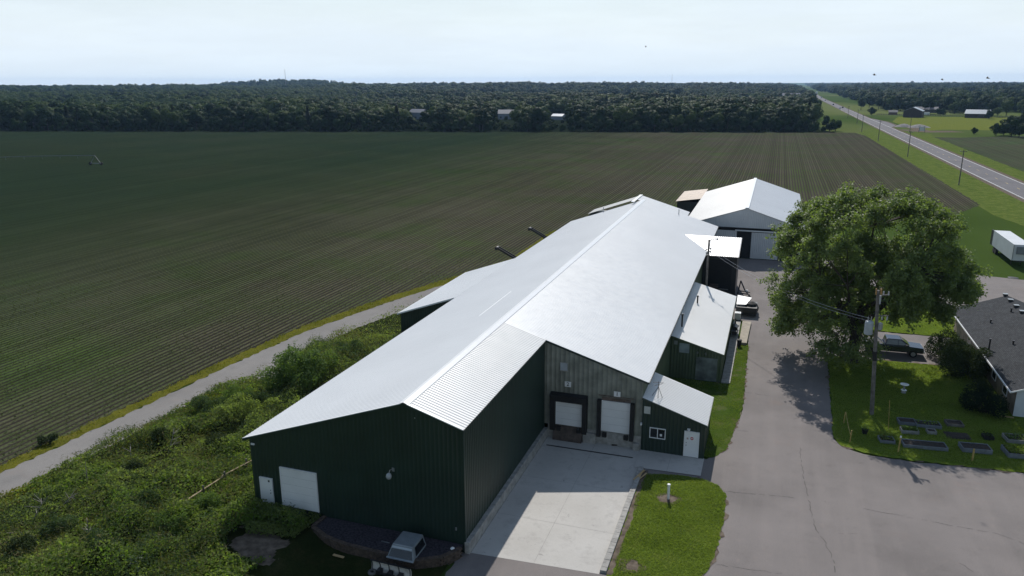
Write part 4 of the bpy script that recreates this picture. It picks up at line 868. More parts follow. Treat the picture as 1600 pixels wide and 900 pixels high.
# far woods as one mass of instanced crowns
def in_field(x, y): return inpoly(x, y, FIELD)
pts = []; rsn = np.random.default_rng(21)
for (ra, rb, sp) in ((430, 900, 8.0), (900, 1800, 11.5), (1800, 3600, 19.0), (3600, 9000, 42.0)):
    n = int(0.5*(rb*rb-ra*ra)*1.30/(sp*sp)); r = np.sqrt(rsn.uniform(ra*ra, rb*rb, n)); a_ = rsn.uniform(-0.98, 0.32, n)
    x = r*np.sin(a_); y = r*np.cos(a_); ok = ~in_field(x, y)
    dline = (x-ea[0])*en[0]+(y-ea[1])*en[1]
    west = x < 52
    tall_ = 0.72+0.6*vnoise(x, y, 130, 41); clear = vnoise(x, y, 260, 8)*0.65+vnoise(x, y, 110, 9)*0.35
    lim = np.where(r < 1000, 0.80, np.where(r < 3000, 0.68, 0.60))
    okW = west & ~((x > 0.036*y) & (y < 2300)) & (dline > 19) & (clear < lim) & ~((x > -150) & (x < 40) & (y > 1500) & (y < 1500))
    okE = (~west) & (x > 84+np.maximum(0, y-1500)*0.02) & (y > 860) & (clear < np.where(r < 1500, 0.70, 0.70))
    ok &= (okW | okE)
    for hx, hy in HOUSE_SPOTS+[tuple(at(1235, 158)[:2])]: 
        dd = np.hypot(hx, hy); ux, uy = hx/dd, hy/dd; al = x*ux+y*uy; cr_ = np.abs(x*uy-y*ux); ok &= ~((cr_ < 10) & (al > dd-150) & (al < dd+14))
    ok &= ~((x > 50) & (x < 95+0.01*y) & (y < 2300))
    x, y, r = x[ok], y[ok], r[ok]; tall_ = tall_[ok]
    sc = 1.28*rsn.uniform(0.7, 1.35, len(x))*tall_*np.where(r < 1800, 1.0, np.where(r < 3600, 1.25, 2.2)); 
    pts.append(np.stack([x, y, terrain(x, y)-0.3-np.where(r > 3600, 10, 0), sc, np.where(r > 3600, 0.5, 0.76)], 1))
pts = np.concatenate(pts); print('forest points', len(pts))
me = bpy.data.meshes.new('woodland'); me.vertices.add(len(pts)); me.vertices.foreach_set('co', pts[:, :3].astype(np.float32).ravel())
for nm, arr in (('sc', pts[:, 3]), ('flat', pts[:, 4]), ('rot', rsn.uniform(0, 6.28, len(pts)))):
    at_ = me.attributes.new(nm, 'FLOAT', 'POINT'); at_.data.foreach_set('value', arr.astype(np.float32))
ki = rsn.choice(8, len(pts), p=[.16, .16, .12, .15, .13, .14, .10, .04]); rp_ = np.hypot(pts[:, 0], pts[:, 1]); azp = np.arctan2(pts[:, 0], pts[:, 1])
ki[(rsn.uniform(0, 1, len(pts)) < 0.55*sstep(-0.40, -0.60, azp)*sstep(560, 760, rp_)+0.25*(vnoise(pts[:, 0], pts[:, 1], 120, 55) > 0.62))] = 6
at_ = me.attributes.new('ki', 'INT', 'POINT'); at_.data.foreach_set('value', ki.astype(np.int32))
wood = bpy.data.objects.new('woodland', me); COL.objects.link(wood); tag(wood, 'dark woods stretching back to the horizon', None, None, 'stuff')
ng = bpy.data.node_groups.new('woodland_nodes', 'GeometryNodeTree')
ng.interface.new_socket('Geometry', in_out='INPUT', socket_type='NodeSocketGeometry'); ng.interface.new_socket('Geometry', in_out='OUTPUT', socket_type='NodeSocketGeometry')
gi = ng.nodes.new('NodeGroupInput'); go_ = ng.nodes.new('NodeGroupOutput'); iop = ng.nodes.new('GeometryNodeInstanceOnPoints'); jg = ng.nodes.new('GeometryNodeJoinGeometry')
order = []
for k in KINDS:
    if k not in TEMPL: plant_tree(k[0], k[1], -300, 440, 0.9, lab[k[0]], 'trees along the far edge of the field')
    order.append([c for c in TEMPL[k].children if c.name.startswith('crown')][0])
for ob in reversed(order):
    oi = ng.nodes.new('GeometryNodeObjectInfo'); oi.inputs['Object'].default_value = ob; oi.inputs['As Instance'].default_value = True; oi.transform_space = 'ORIGINAL'
    ng.links.new(oi.outputs['Geometry'], jg.inputs[0])
def attr(nm, ty):
    n = ng.nodes.new('GeometryNodeInputNamedAttribute'); n.data_type = ty; n.inputs['Name'].default_value = nm; return n.outputs['Attribute']
cb_ = ng.nodes.new('ShaderNodeCombineXYZ'); ng.links.new(attr('rot', 'FLOAT'), cb_.inputs['Z'])
cs = ng.nodes.new('ShaderNodeCombineXYZ'); sa = attr('sc', 'FLOAT'); fa = attr('flat', 'FLOAT'); mu = ng.nodes.new('ShaderNodeMath'); mu.operation = 'MULTIPLY'
ng.links.new(sa, mu.inputs[0]); ng.links.new(fa, mu.inputs[1]); ng.links.new(sa, cs.inputs['X']); ng.links.new(sa, cs.inputs['Y']); ng.links.new(mu.outputs[0], cs.inputs['Z'])
iop.inputs['Pick Instance'].default_value = True
ng.links.new(gi.outputs[0], iop.inputs['Points']); ng.links.new(jg.outputs[0], iop.inputs['Instance']); ng.links.new(attr('ki', 'INT'), iop.inputs['Instance Index'])
ng.links.new(cb_.outputs[0], iop.inputs['Rotation']); ng.links.new(cs.outputs[0], iop.inputs['Scale']); ng.links.new(iop.outputs[0], go_.inputs[0])
md = wood.modifiers.new('scatter', 'NODES'); md.node_group = ng

# trees beyond the highway and at the field's north-east corner
rs = random.Random(31)
def grp(x0, x1, y0, y1, n, smin, smax, label, group, kinds):
    for _ in range(n):
        k = rs.choice(kinds); plant_tree(k[0], k[1], rs.uniform(x0, x1), rs.uniform(y0, y1), rs.uniform(smin, smax), label, group)
LK = [('spread', 7), ('spread', 9), ('round', 2), ('bushy', 4)]
for (px, py, sc_, k, lb) in ((1305, 205, 0.88, ('bushy', 5), 'bushy dark tree at the corner of the crop field nearest the highway'),):
    p_ = at(px, py); plant_tree(k[0], k[1], p_.x, p_.y, sc_, lb, None)
for (px, py, sc_, k) in ((1362, 180, 0.75, ('bushy', 4)), (1345, 172, 1.0, ('round', 1)), (1372, 172, 1.1, ('round', 2)), (1390, 174, 0.95, ('bushy', 5)), (1402, 172, 1.25, ('conifer', 8)), (1412, 172, 1.15, ('conifer', 8)), (1422, 170, 1.15, ('spread', 9)), (1446, 168, 1.35, ('spread', 7)), (1380, 168, 1.2, ('spread', 9)), (1358, 168, 1.15, ('round', 6))):
    p_ = at(px, py); plant_tree(k[0], k[1], p_.x, p_.y, sc_, 'tree in the mixed clump on the right of the highway beyond the meadow', 'clump of trees right of the highway')
for (px, py, sc_, k, lb) in ((1469, 181, 0.85, ('bushy', 5), 'dense round tree right beside the brown barn across the meadow'), (1484, 176, 1.45, ('round', 2), 'tall round tree behind the houses across the meadow'),
                             (1492, 172, 1.5, ('spread', 7), 'broad light tree behind the houses across the meadow'), (1512, 176, 1.05, ('spread', 9), 'pale green tree left of the grey roofed house across the meadow'),
                             (1545, 186, 0.75, ('bushy', 4), 'dark low tree hiding the grey roofed house'), (1558, 183, 0.72, ('spread', 7), 'small pale tree in front of the large bright round tree'),
                             (1572, 181, 1.35, ('spread', 9), 'large bright round tree right of the grey roofed house'), (1596, 180, 1.2, ('spread', 7), 'bright tree at the right edge of the view beyond the meadow'),
                             (1530, 176, 1.15, ('round', 6), 'dark tree behind the grey roofed house'), (1522, 210, 0.42, ('bushy', 4), 'small dark bush at the near edge of the meadow')):
    p_ = at(px, py); plant_tree(k[0], k[1], p_.x, p_.y, sc_, lb, None)
for (px, py, sc_) in ((1556, 212, 0.72), (1568, 211, 0.85), (1580, 213, 0.95), (1592, 214, 0.9), (1603, 216, 1.0), (1575, 206, 1.0), (1592, 205, 1.1)):
    p_ = at(px, py); plant_tree('bushy', rs.choice([4, 5]), p_.x, p_.y, sc_, 'dark bushy tree in the thicket at the right end of the near meadow edge', 'thicket at the right meadow edge')
grp(100, 380, 765, 960, 70, 0.8, 1.4, 'broadleaf tree in the loose wood beyond the farms right of the highway', 'trees beyond the farms', LK)
grp(45, 58, 506, 900, 10, 0.6, 0.9, 'roadside tree on the left of the highway beyond the crop field', 'roadside trees left of the highway', [('bushy', 4), ('round', 1)]) if False else None

def leafy(name, label, cat, loc, lobes, n, size, mat, seed, stems=7, group=None, aspect=0.6, shoots=0):
    """a shrub: leaf shell over lobes, with stems from the base"""
    rs_ = np.random.default_rng(seed); root = thing(name, label, cat, loc, group=group); L0 = np.array(loc)
    P, N = crown_points(rs_, lobes, n, 0.45)
    if shoots:
        for _ in range(shoots):
            l = lobes[rs_.integers(len(lobes))]; d = rs_.normal(0, 1, 3); d[2] = abs(d[2])*1.4+0.4; d /= np.linalg.norm(d)
            m_ = int(40); t = rs_.uniform(0.6, 1.55, m_); q = np.array(l[:3])+d*(l[3]*t)[:, None]+rs_.normal(0, 0.13, (m_, 3))
            P = np.concatenate([P, q]); N = np.concatenate([N, np.tile(d, (m_, 1))])
    P = P[P[:, 2] > 0.05] if True else P; N = N[:len(P)]
    V, F_ = leaves(P+L0, N+np.array([0, 0, 0.3]), np.full(len(P), size), rs_, aspect, 0.55)
    tint = np.clip(vnoise(P[:, 0]*4, P[:, 2]*4+P[:, 1], 2.0, seed)*0.6+rs_.uniform(0, 0.4, len(P)), 0, 1)
    mesh_np('foliage', V, F_, mat, root, tint=tint)
    s_ = MB()
    for l in lobes[:stems]: s_.cyl((L0[0]+l[0]*0.15, L0[1]+l[1]*0.15, L0[2]-0.1), (L0[0]+l[0], L0[1]+l[1], L0[2]+l[2]+l[3]*0.4), 0.06, 0.015, 6)
    s_.build('stem', BARK, root); return root
def lobes_of(rs_, n, rx, ry, z0, z1, r0_, r1_):
    return [(rs_.uniform(-rx, rx), rs_.uniform(-ry, ry), rs_.uniform(z0, z1), rs_.uniform(r0_, r1_)) for _ in range(n)]
# ------------------------------------------------------------------ the big tree by the drive
def big_tree():
    rs_ = np.random.default_rng(77); base = np.array([9.55, 85.05, 0.0])
    root = thing('maple_tree', 'huge spreading green maple on the lawn beside the parked pickup', 'tree', tuple(base))
    cx, cy = 0.7, -0.2
    lob = []
    # dome of leafy lobes, hanging lower on the near and left sides
    for k in range(150):
        u = rs_.uniform(-1, 1); th = rs_.uniform(0, 2*math.pi); 
        el = math.asin(rs_.uniform(-0.45, 1.0)); ce, se = math.cos(el), math.sin(el)
        x = cx+ce*math.cos(th)*8.6; y = cy+ce*math.sin(th)*7.6; z = 9.4+(8.1*se**0.72 if se > 0 else 13.0*se)
        if x > 1.4 and z < 8.0: z += 3.6
        if x < 2.5 and z < 6: z -= 1.0
        lob.append((x*rs_.uniform(0.9, 1.07), y*rs_.uniform(0.9, 1.07), max(2.6, z*rs_.uniform(0.95, 1.04)), rs_.uniform(1.15, 2.0)))
    for k in range(34):
        d = rs_.normal(0, 1, 3); d /= np.linalg.norm(d); q = rs_.uniform(0.3, 0.7); lob.append((cx+d[0]*8*q, cy+d[1]*7*q, 10.3+d[2]*5.5*q, rs_.uniform(1.2, 1.9)))
    for k in range(56):     # the dark inside and the skirt low on the drive side
        x = rs_.uniform(-6.5, 5.5); y = rs_.uniform(-5, 5); z = rs_.uniform(3.2, 9.5)
        if abs(x) < 6.2*(0.45+z/12) and (x < 1.2 or z > 7): lob.append((x*0.9, y, z, rs_.uniform(1.2, 1.9)))
    for k in range(24): lob.append((rs_.uniform(3, 9.3), rs_.uniform(-5, 4), rs_.uniform(8.5, 11.5), rs_.uniform(1.1, 1.7)))
    # limbs
    tk = MB(); tk.cyl((base[0], base[1], -0.2), (base[0], base[1], 0.5), 0.85, 0.62, 14); tk.cyl((base[0], base[1], 0.5), (base[0]+0.15, base[1], 3.2), 0.62, 0.55, 14)
    tr_o = tk.build('trunk', BARK, root, smooth=True)
    lm_ = MB(); forks = []
    for k in range(8):
        a = k*0.785+0.3; tip = np.array([cx+5.0*math.cos(a), cy+4.5*math.sin(a), 9.5+2.5*rs_.uniform(-0.3, 1)]); m_ = np.array([0.15+1.5*math.cos(a), 1.3*math.sin(a), 5.8+rs_.uniform(-0.8, 0.8)])
        p0 = np.array([0.15, 0, 2.9]); lm_.cyl(base+p0, base+m_, 0.34, 0.24, 8); lm_.cyl(base+m_, base+tip, 0.24, 0.10, 7); forks += [m_, (m_+tip)/2, tip]
    top = np.array([0.6, 0, 15.0]); lm_.cyl(base+np.array([0.15, 0, 2.9]), base+np.array([0.3, 0, 9.0]), 0.42, 0.28, 8); lm_.cyl(base+np.array([0.3, 0, 9.0]), base+top, 0.28, 0.07, 7); forks += [np.array([0.3, 0, 9.0]), np.array([0.45, 0, 12.0]), top]
    forks = np.array(forks); P = []; N = []
    for l in lob:
        c = np.array(l[:3]); d2 = np.linalg.norm(forks-c, axis=1)+np.maximum(0, forks[:, 2]-c[2]); f = forks[int(np.argmin(d2))]
        lm_.cyl(base+f, base+c, 0.075, 0.03, 5)
        for t_ in range(14):     # twigs fan out of the lobe, drooping
            d = rs_.normal(0, 1, 3); d += 0.75*(c-np.array([cx, cy, 6.0]))/9.0; d[2] += 0.25; d /= np.linalg.norm(d); L = l[3]*rs_.uniform(0.6, 1.28)
            e_ = c+d*L; 
            if t_ < 4: lm_.cyl(base+c, base+e_, 0.022, 0.008, 4, False)
            m_ = 54; q = rs_.uniform(0.30, 1.08, m_)**0.7; pts_ = c+d*L*q[:, None]+rs_.normal(0, 0.20, (m_, 3)); pts_[:, 2] -= 0.22*q*q*L
            P.append(pts_); N.append(np.tile(d*0.5+np.array([0, 0, 0.55]), (m_, 1)))
    lm_.build('limbs', BARK, root)
    P = np.concatenate(P); N = np.concatenate(N); ok = P[:, 2] > 1.3; P, N = P[ok], N[ok]
    V, F_ = leaves(P+base, N, np.full(len(P), 0.26), rs_, 0.6, 0.6)
    tint = np.clip(0.18+0.55*vnoise(P[:, 0]*2, P[:, 2]*2+P[:, 1]*2, 2.2, 4)+rs_.uniform(0, 0.45, len(P)), 0, 1)
    o_ = P-np.array([cx, cy, 7.5]); o_ /= np.linalg.norm(o_, axis=1)[:, None]
    mesh_np('crown', V, F_, LEAF_BIG, root, tint=tint)
big_tree()
rsb = np.random.default_rng(5)
leafy('round_shrub', 'large rounded dark shrub against the house between the drive and the lawn', 'shrub', (19.7, 88.4, 0), lobes_of(rsb, 16, 1.5, 1.5, 0.8, 2.4, 0.7, 1.1), 10000, 0.17, LEAF_DKBUSH, 41)
leafy('round_shrub', 'big dark grey-green rounded shrub nearest the eave of the grey roofed house', 'shrub', (20.3, 84.6, 0), lobes_of(rsb, 18, 1.6, 1.7, 0.8, 2.4, 0.8, 1.2), 12000, 0.17, LEAF_DKBUSH, 42)
leafy('yew_bush', 'wide near-black bush in the house shadow above the garden boxes', 'shrub', (20.2, 74.4, 0), lobes_of(rsb, 14, 1.6, 1.3, 0.6, 1.6, 0.7, 1.0), 6000, 0.15, LEAF_CONIF, 43)
leafy('foundation_shrub', 'low shrub with pale flowers under the house eave', 'shrub', (21.0, 79.6, 0), lobes_of(rsb, 8, 0.6, 1.2, 0.4, 0.9, 0.4, 0.6), 2000, 0.14, LEAF_DKBUSH, 44)
leafy('leafy_shrub', 'tall fresh green shrub with loose shoots between the path and the barn roof', 'shrub', tuple(at(470, 612)[:2])+(0.2,), lobes_of(rsb, 22, 2.3, 2.2, 1.0, 3.6, 0.8, 1.4), 11000, 0.20, LEAF_BUSH, 45, shoots=26)
leafy('leafy_shrub', 'dark glossy shrub behind the tall fresh green shrub beside the barn roof', 'shrub', tuple(at(540, 568)[:2])+(0.1,), lobes_of(rsb, 10, 1.5, 1.3, 0.5, 1.5, 0.6, 0.9), 5200, 0.17, LEAF_BLUE, 46, shoots=8)
leafy('weed_clump', 'greyish leafy weed clump at the field edge beyond the gravel path', 'plant', tuple(at(76, 693)[:2])+(0,), lobes_of(rsb, 7, 0.5, 0.5, 0.25, 0.6, 0.25, 0.4), 900, 0.14, LEAF_DKBUSH, 47)
leafy('leafy_shrub', 'grey-green thicket in the hollow of the weedy bank', 'shrub', (-43.2, 51.5, 0.1), lobes_of(rsb, 14, 2.2, 1.6, 0.5, 1.4, 0.6, 1.0), 6500, 0.16, LEAF_WEED, 49, shoots=10)
for k, (px, py, w_, h_, mt) in enumerate(((330, 640, 1.5, 1.1, 'b'), (372, 622, 1.2, 1.0, 'w'), (262, 690, 1.3, 1.0, 'd'), (300, 672, 1.0, 0.9, 'b'), (210, 742, 1.0, 0.8, 'd'), (225, 800, 0.9, 0.8, 'b'), (165, 768, 0.8, 0.7, 'w'), (95, 835, 1.1, 0.9, 'b'), (270, 835, 0.8, 0.6, 'w'), (400, 640, 1.3, 1.2, 'b'), (150, 870, 1.0, 0.9, 'b'), (320, 800, 0.7, 0.6, 'w'), (345, 700, 1.0, 0.8, 'd'), (40, 868, 1.0, 0.9, 'd'))):
    b = at(px, py, 0.4); z = float(bank_z(b.x, b.y)); r_ = np.random.default_rng(200+k)
    leafy('bank_shrub', 'scruffy low shrub among the weeds of the bank', 'shrub', (b.x, b.y, z), lobes_of(r_, 9, w_*0.8, w_*0.6, 0.3, h_, 0.35, 0.6), int(2600*w_), 0.14, {'b': LEAF_BLUE, 'w': LEAF_BUSH, 'd': LEAF_DKBUSH}[mt], 300+k, stems=4, group='shrubs on the weedy bank', aspect=0.42, shoots=7)
# weeds: nobody could count them
def scatter(name, label, poly, n, zf, hfun, size, mat, seed, mask=None, upright=0.4, aspect=0.5):
    rs_ = np.random.default_rng(seed); P2 = np.array(poly); x0, y0 = P2.min(0); x1, y1 = P2.max(0)
    x = rs_.uniform(x0, x1, n*2); y = rs_.uniform(y0, y1, n*2); ok = inpoly(x, y, poly)
    if mask is not None: ok &= mask(x, y, rs_)
    x, y = x[ok][:n], y[ok][:n]; h = hfun(x, y)*rs_.uniform(0.15, 1, len(x))**0.6
    P = np.stack([x, y, zf(x, y)+h], 1); N = np.stack([rs_.normal(0, 0.4, len(x)), rs_.normal(0, 0.4, len(x)), np.ones(len(x))*upright+0.3], 1)
    V, F_ = leaves(P, N, np.full(len(x), size)*(0.8+0.4*vnoise(x, y, 1.3, seed)), rs_, aspect, 0.5)
    tint = np.clip(0.55*vnoise(x, y, 1.6, seed+1)+0.25*vnoise(x, y, 6, seed+2)+rs_.uniform(-0.05, 0.3, len(x)), 0, 1)
    o = mesh_np(name, V, F_, mat, tint=tint); return tag(o, label, None, None, 'stuff')
WEEDS = [(-54.3, 22)] + PB[:8] + [(-46, 92), (-41.2, 92), (-41.2, 77), (-33.4, 77), (-33.4, 40.5), (-33.2, 38.6), (-27.8, 38.4), (-28.5, 30), (-24, 22)]
def wmask(x, y, rs_):
    dirt = np.hypot((x-dp.x)/2.1, (y-dp.y)/2.0) < 1; grassy = (y > 76) & (rs_.uniform(0, 1, x.shape) < 0.75)
    return ~dirt & ~grassy & (rs_.uniform(0, 1, x.shape) < 0.10+1.25*(0.6*vnoise(x, y, 2.2, 12)+0.4*vnoise(x, y, 0.9, 19)))
wh = lambda x, y: (0.12+2.5*vnoise(x, y, 1.9, 13)**1.5*vnoise(x, y, 6, 14)+0.5*vnoise(x, y, 0.7, 15))*np.where(y > 70, 0.5, 1)*(0.35+0.65*sstep(-53.5, -50, x))
scatter('weeds', 'tangle of green weeds covering the bank between the path and the barn', WEEDS, 170000, bank_z, wh, 0.20, LEAF_WEED, 51, wmask)
scatter('grey_green_weeds', 'darker grey-green weed clumps standing on the bank', WEEDS, 90000, bank_z, lambda x, y: wh(x, y)*1.25+0.2, 0.15, LEAF_BLUE, 56, lambda x, y, r_: wmask(x, y, r_) & (vnoise(x, y, 4.5, 25)*0.7+vnoise(x, y, 1.5, 26)*0.3 > 0.52), aspect=0.4)
scatter('grass_stalks', 'thin pale grass stalks among the weeds of the bank', WEEDS, 32000, bank_z, lambda x, y: wh(x, y)*1.1+0.35, 0.42, LEAF_STRAW, 57, lambda x, y, r_: wmask(x, y, r_) & (vnoise(x, y, 3.0, 27) > 0.45), upright=-0.25, aspect=0.09)
scatter('bright_weeds', 'brighter creeping weeds on the bank', WEEDS, 75000, bank_z, lambda x, y: wh(x, y)*0.7, 0.22, LEAF_WEED2, 52, lambda x, y, r_: wmask(x, y, r_) & ((vnoise(x, y, 6, 21) > 0.58) | (x > -43.5+0.12*(y-30)) & (y < 47)), aspect=0.75)
YS = [(-59.5, 10)] + [(p.x-0.25, p.y) for p in f_pts] + [(-42.3, 148), (-40.4, 148)] + [(at(*q).x, at(*q).y) for q in pa[::-1]] + [(-58.0, 10)]
sheet('weedy_margin', YS, -0.012, grass_mat('yellowed_margin', (0.075, 0.085, 0.014), (0.13, 0.125, 0.02), (0.16, 0.12, 0.05), 0.5), jit=0.3, step=0.5, seed=23)
scatter('yellow_weeds', 'yellow flowering weed strip between the crop and the gravel path', YS, 34000, lambda x, y: 0*x, lambda x, y: 0.12+0.25*vnoise(x, y, 1.5, 3), 0.16, LEAF_YEL, 53, lambda x, y, r_: r_.uniform(0, 1, x.shape) < 0.25+vnoise(x, y, 5, 33))
YS2 = [(-54.6, 22)] + PB[:3] + [(PB[2][0]+2.5, PB[2][1]-2), (-47, 46), (-49.5, 34), (-51.5, 24)]
scatter('yellow_edge_weeds', 'yellowing weeds on the near edge of the gravel path', YS2, 14000, bank_z, lambda x, y: 0.15+0.4*vnoise(x, y, 1.5, 4), 0.15, LEAF_YEL, 54, lambda x, y, r_: r_.uniform(0, 1, x.shape) < vnoise(x, y, 3, 34)**1.5)
scatter('dock_weeds', 'weeds along the foot of the front gable', [(-33.2, 39.35), (-27.6, 39.35), (-27.8, 36.5), (-31, 35.8), (-33.2, 37.5)], 5000, lambda x, y: 0*x+0.5, lambda x, y: 0.2+0.5*vnoise(x, y, 1, 5), 0.18, LEAF_WEED, 55)
# blades on the lawns
def lawn_blades(name, label, poly, n, mat, seed, h=0.07, mask=None):
    o = scatter(name, label, poly, n, lambda x, y: 0*x+0.03, lambda x, y: 0*x+h*(0.5+vnoise(x, y, 0.7, seed)), 0.11, mat, seed, mask, upright=0.1, aspect=0.32); return o
lawn_blades('lawn_grass', 'mown grass of the island beside the loading court', ISL, 42000, LEAF_GRASS, 61, mask=lambda x, y, r_: (np.hypot((x-pb_.x)/0.95, (y-pb_.y)/0.75)+0.5*(vnoise(x, y, 0.4, 8)-0.5) > 0.75) & (np.hypot((x-pc_.x), (y-pc_.y))+0.9*(vnoise(x, y, 0.5, 9)-0.5) > 0.5) & (x > -7.75+0.4*vnoise(x, y, 1, 3)))
lawn_blades('lawn_grass', 'mown grass under the big maple and round the garden boxes', [(7.3, 86), (6.75, 65), (8.8, 62.8), (20.2, 63.2), (26, 63.4), (26, 72), (22, 74), (21, 86.6)], 90000, LEAF_GRASS, 62)
lawn_blades('lawn_grass', 'thin grass strip between the office, the lean-to and the drive', STRIP, 26000, LEAF_GRASS, 63, mask=lambda x, y, r_: r_.uniform(0, 1, x.shape) < vnoise(x, y, 1.6, 7)*1.5-0.15)
lawn_blades('lawn_grass', 'mown grass beyond the pickup', LAWNB, 26000, LEAF_GRASS, 64)
# plants standing in the nearest crop rows
def crop_rows():
    rs_ = np.random.default_rng(71); rows = np.arange(-150, -45, 0.76); P = []
    for xr in rows:
        xr = round(xr/0.76)*0.76+0.38
        y = np.arange(30, 205, 0.23); y = y+rs_.uniform(-0.1, 0.1, len(y)); d = vnoise(y*0+xr, y, 7, 81)*0.6+vnoise(y*0+xr, y, 30, 82)*0.6
        y = y[rs_.uniform(0, 1, len(y)) < (0.25+0.8*d)*sstep(150, 85, np.hypot(xr, y))]; P.append(np.stack([y*0+xr+rs_.normal(0, 0.03, len(y)), y], 1))
    P = np.concatenate(P); P = P[inpoly(P[:, 0], P[:, 1], FIELD)]
    P = np.repeat(P, 2, 0)+rs_.normal(0, 0.04, (len(P)*2, 2)); n = len(P)
    Q = np.stack([P[:, 0], P[:, 1], rs_.uniform(0.02, 0.15, n)], 1); V, F_ = leaves(Q, np.tile([0, 0, 1.0], (n, 1)), np.full(n, 0.19), rs_, 0.5, 0.6)
    print('crop leaves', n); o = mesh_np('crop_plants', V, F_, LEAF_CROP, tint=rs_.uniform(0, 1, n)); tag(o, 'young row crop plants in the field', None, None, 'stuff')
crop_rows()
# dead sticks in the bank
def stick(px, py, dx, dy, L, lbl, n=4, seed=1):
    rs_ = random.Random(seed); b = at(px, py, 0.3); b.z = float(bank_z(b.x, b.y)); m_ = MB(); d = Vector((dx, dy, 1.0)).normalized()
    tip = b+d*L; m_.cyl(b, tip, 0.045, 0.018, 6)
    for k in range(n):
        q = b+d*L*rs_.uniform(0.3, 0.9); e_ = q+Vector((rs_.uniform(-1, 1), rs_.uniform(-1, 1), rs_.uniform(0, 0.9))).normalized()*L*rs_.uniform(0.25, 0.5); m_.cyl(q, e_, 0.025, 0.01, 5)
    o = m_.build('dead_branch', DEAD); tag(o, lbl, 'branch')
stick(262, 710, 0.35, 0.1, 2.6, 'forked bare grey branch sticking up in the dark hollow of the bank', 5, 1)
stick(205, 725, -0.1, 0.2, 1.8, 'short bare twig pair standing left of the dark hollow', 3, 2)
stick(137, 756, 0.0, 0.05, 1.9, 'single pale upright dead stem nearest the gravel path', 1, 3)
stick(130, 780, 1.6, 0.4, 1.5, 'bent pale branch lying in the weeds below the upright dead stem', 2, 4)
stick(50, 815, 0.5, 0.3, 2.0, 'bleached branch tangle at the left edge of the bank', 6, 5)
stick(85, 800, 0.9, 0.8, 1.9, 'bare branchy brush between the bleached tangle and the bent branch', 6, 6)
stick(140, 850, 0.1, 0.0, 1.6, 'grey dead brush near the bottom of the bank', 7, 7)
stick(240, 770, 1.4, 0.6, 1.7, 'thin pale stick leaning above the rail fence', 1, 8)
o = MB(); o.tube([at(0, 850, .6), at(30, 843, .7), at(65, 835, .6)], 0.03); o.tube([at(0, 833, .5), at(40, 833, .6)], 0.03); ob = o.build('fallen_branch', DEAD); tag(ob, 'pale fallen branches lying flat at the left edge of the photo', 'branch')

# ------------------------------------------------------------------ yard objects
# rail fence
fr = thing('rail_fence', 'low pole rail fence with leaning wooden posts running from the barn corner into the weeds', 'fence', tuple(at(340, 760, 0.4)))
fp = [(287, 800), (320, 778), (353, 756), (387, 735)]
ps = []
for q in fp:
    b = at(q[0], q[1], 0.45); m_ = MB(); m_.cyl((b.x, b.y, 0.2), (b.x-0.03, b.y, 1.45), 0.075, 0.065, 7); m_.build('post', WOOD, fr); ps.append(b)
m_ = MB(); m_.cyl((ps[0].x-0.1, ps[0].y-0.1, 1.10), (ps[2].x, ps[2].y, 1.15), 0.06, 0.05, 7); m_.cyl((ps[2].x-0.2, ps[2].y-0.2, 1.13), (ps[3].x+0.4, ps[3].y+0.6, 1.25), 0.055, 0.05, 7); m_.each('rail', M('weathered_rail', (0.46, 0.36, 0.22), 0.8, 0, 0.3, 3), fr)
m_ = MB(); m_.cyl((ps[2].x+0.5, ps[2].y+0.3, 0.6), (ps[3].x+0.5, ps[3].y+0.3, 0.75), 0.05, 0.05, 7); m_.build('lower_rail', WOOD, fr)
b = at(343, 770, .5); o = MB().obox((b.x, b.y, 0.6), (0.22, 0.15, 0.06), (-0.04, 0.06, 0.0), (0, 0.0, 0.02)).build('board_scrap', PALEWOOD); tag(o, 'short pale board scrap leaning on the rail fence', 'board')
# rock / white sheet at the bottom
b = at(212, 880, 0.4); rk = MB(); rs = random.Random(4)
for k in range(1):
    rk.lathe([(0.42, -0.2), (0.5, 0.1), (0.42, 0.42), (0.2, 0.62), (0.05, 0.66)], (b.x, b.y, 0.3), 9)
o = rk.build('pale_rock', M('white_spotted_rock', (0.52, 0.54, 0.57), 0.7, 0, 0.6, 4, col2=(0.08, 0.08, 0.08)), bevel=0.03); 
for v in o.data.vertices: v.co.x += rs.uniform(-.08, .08); v.co.y += rs.uniform(-.08, .08)
tag(o, 'white dark-spotted boulder in the weeds at the bottom of the photo', 'rock')
# truck topper and snow plough
tp = thing('truck_topper', 'grey pickup topper with dark windows resting on the gravel bed', 'truck topper', (-19.85, 37.2, 0.6), local=True)
b = at(604, 868.7, 0.7); b2 = at(646, 877.5, 0.7); tp.location = ((b.x+b2.x)/2, (b.y+b2.y)/2, 0.61); tw_ = (b2-b).length/2
tp.rotation_euler = (0, 0, math.atan2(b2.y-b.y, b2.x-b.x))
TOP = M('grey_topper_shell', (0.20, 0.23, 0.25), 0.45, 0, 0.15, 2); TOPL = M('pale_topper_edge', (0.38, 0.43, 0.47), 0.45, 0, 0.1, 2)
m_ = MB(); wt, wb, hh, LL = tw_*0.76, tw_, 0.75, 1.95
m_.add([(-wb, 0, 0), (wb, 0, 0), (wb, LL, 0), (-wb, LL, 0), (-wt, 0.42, hh), (wt, 0.42, hh), (wt, LL, hh), (-wt, LL, hh)], [(0, 3, 2, 1), (4, 5, 6, 7), (0, 1, 5, 4), (1, 2, 6, 5), (2, 3, 7, 6), (3, 0, 4, 7)])
m_.build('shell', TOP, tp, bevel=0.05)
f_ = lambda x, t: (x, 0.42*t-0.022*0.87-0.012, hh*t)
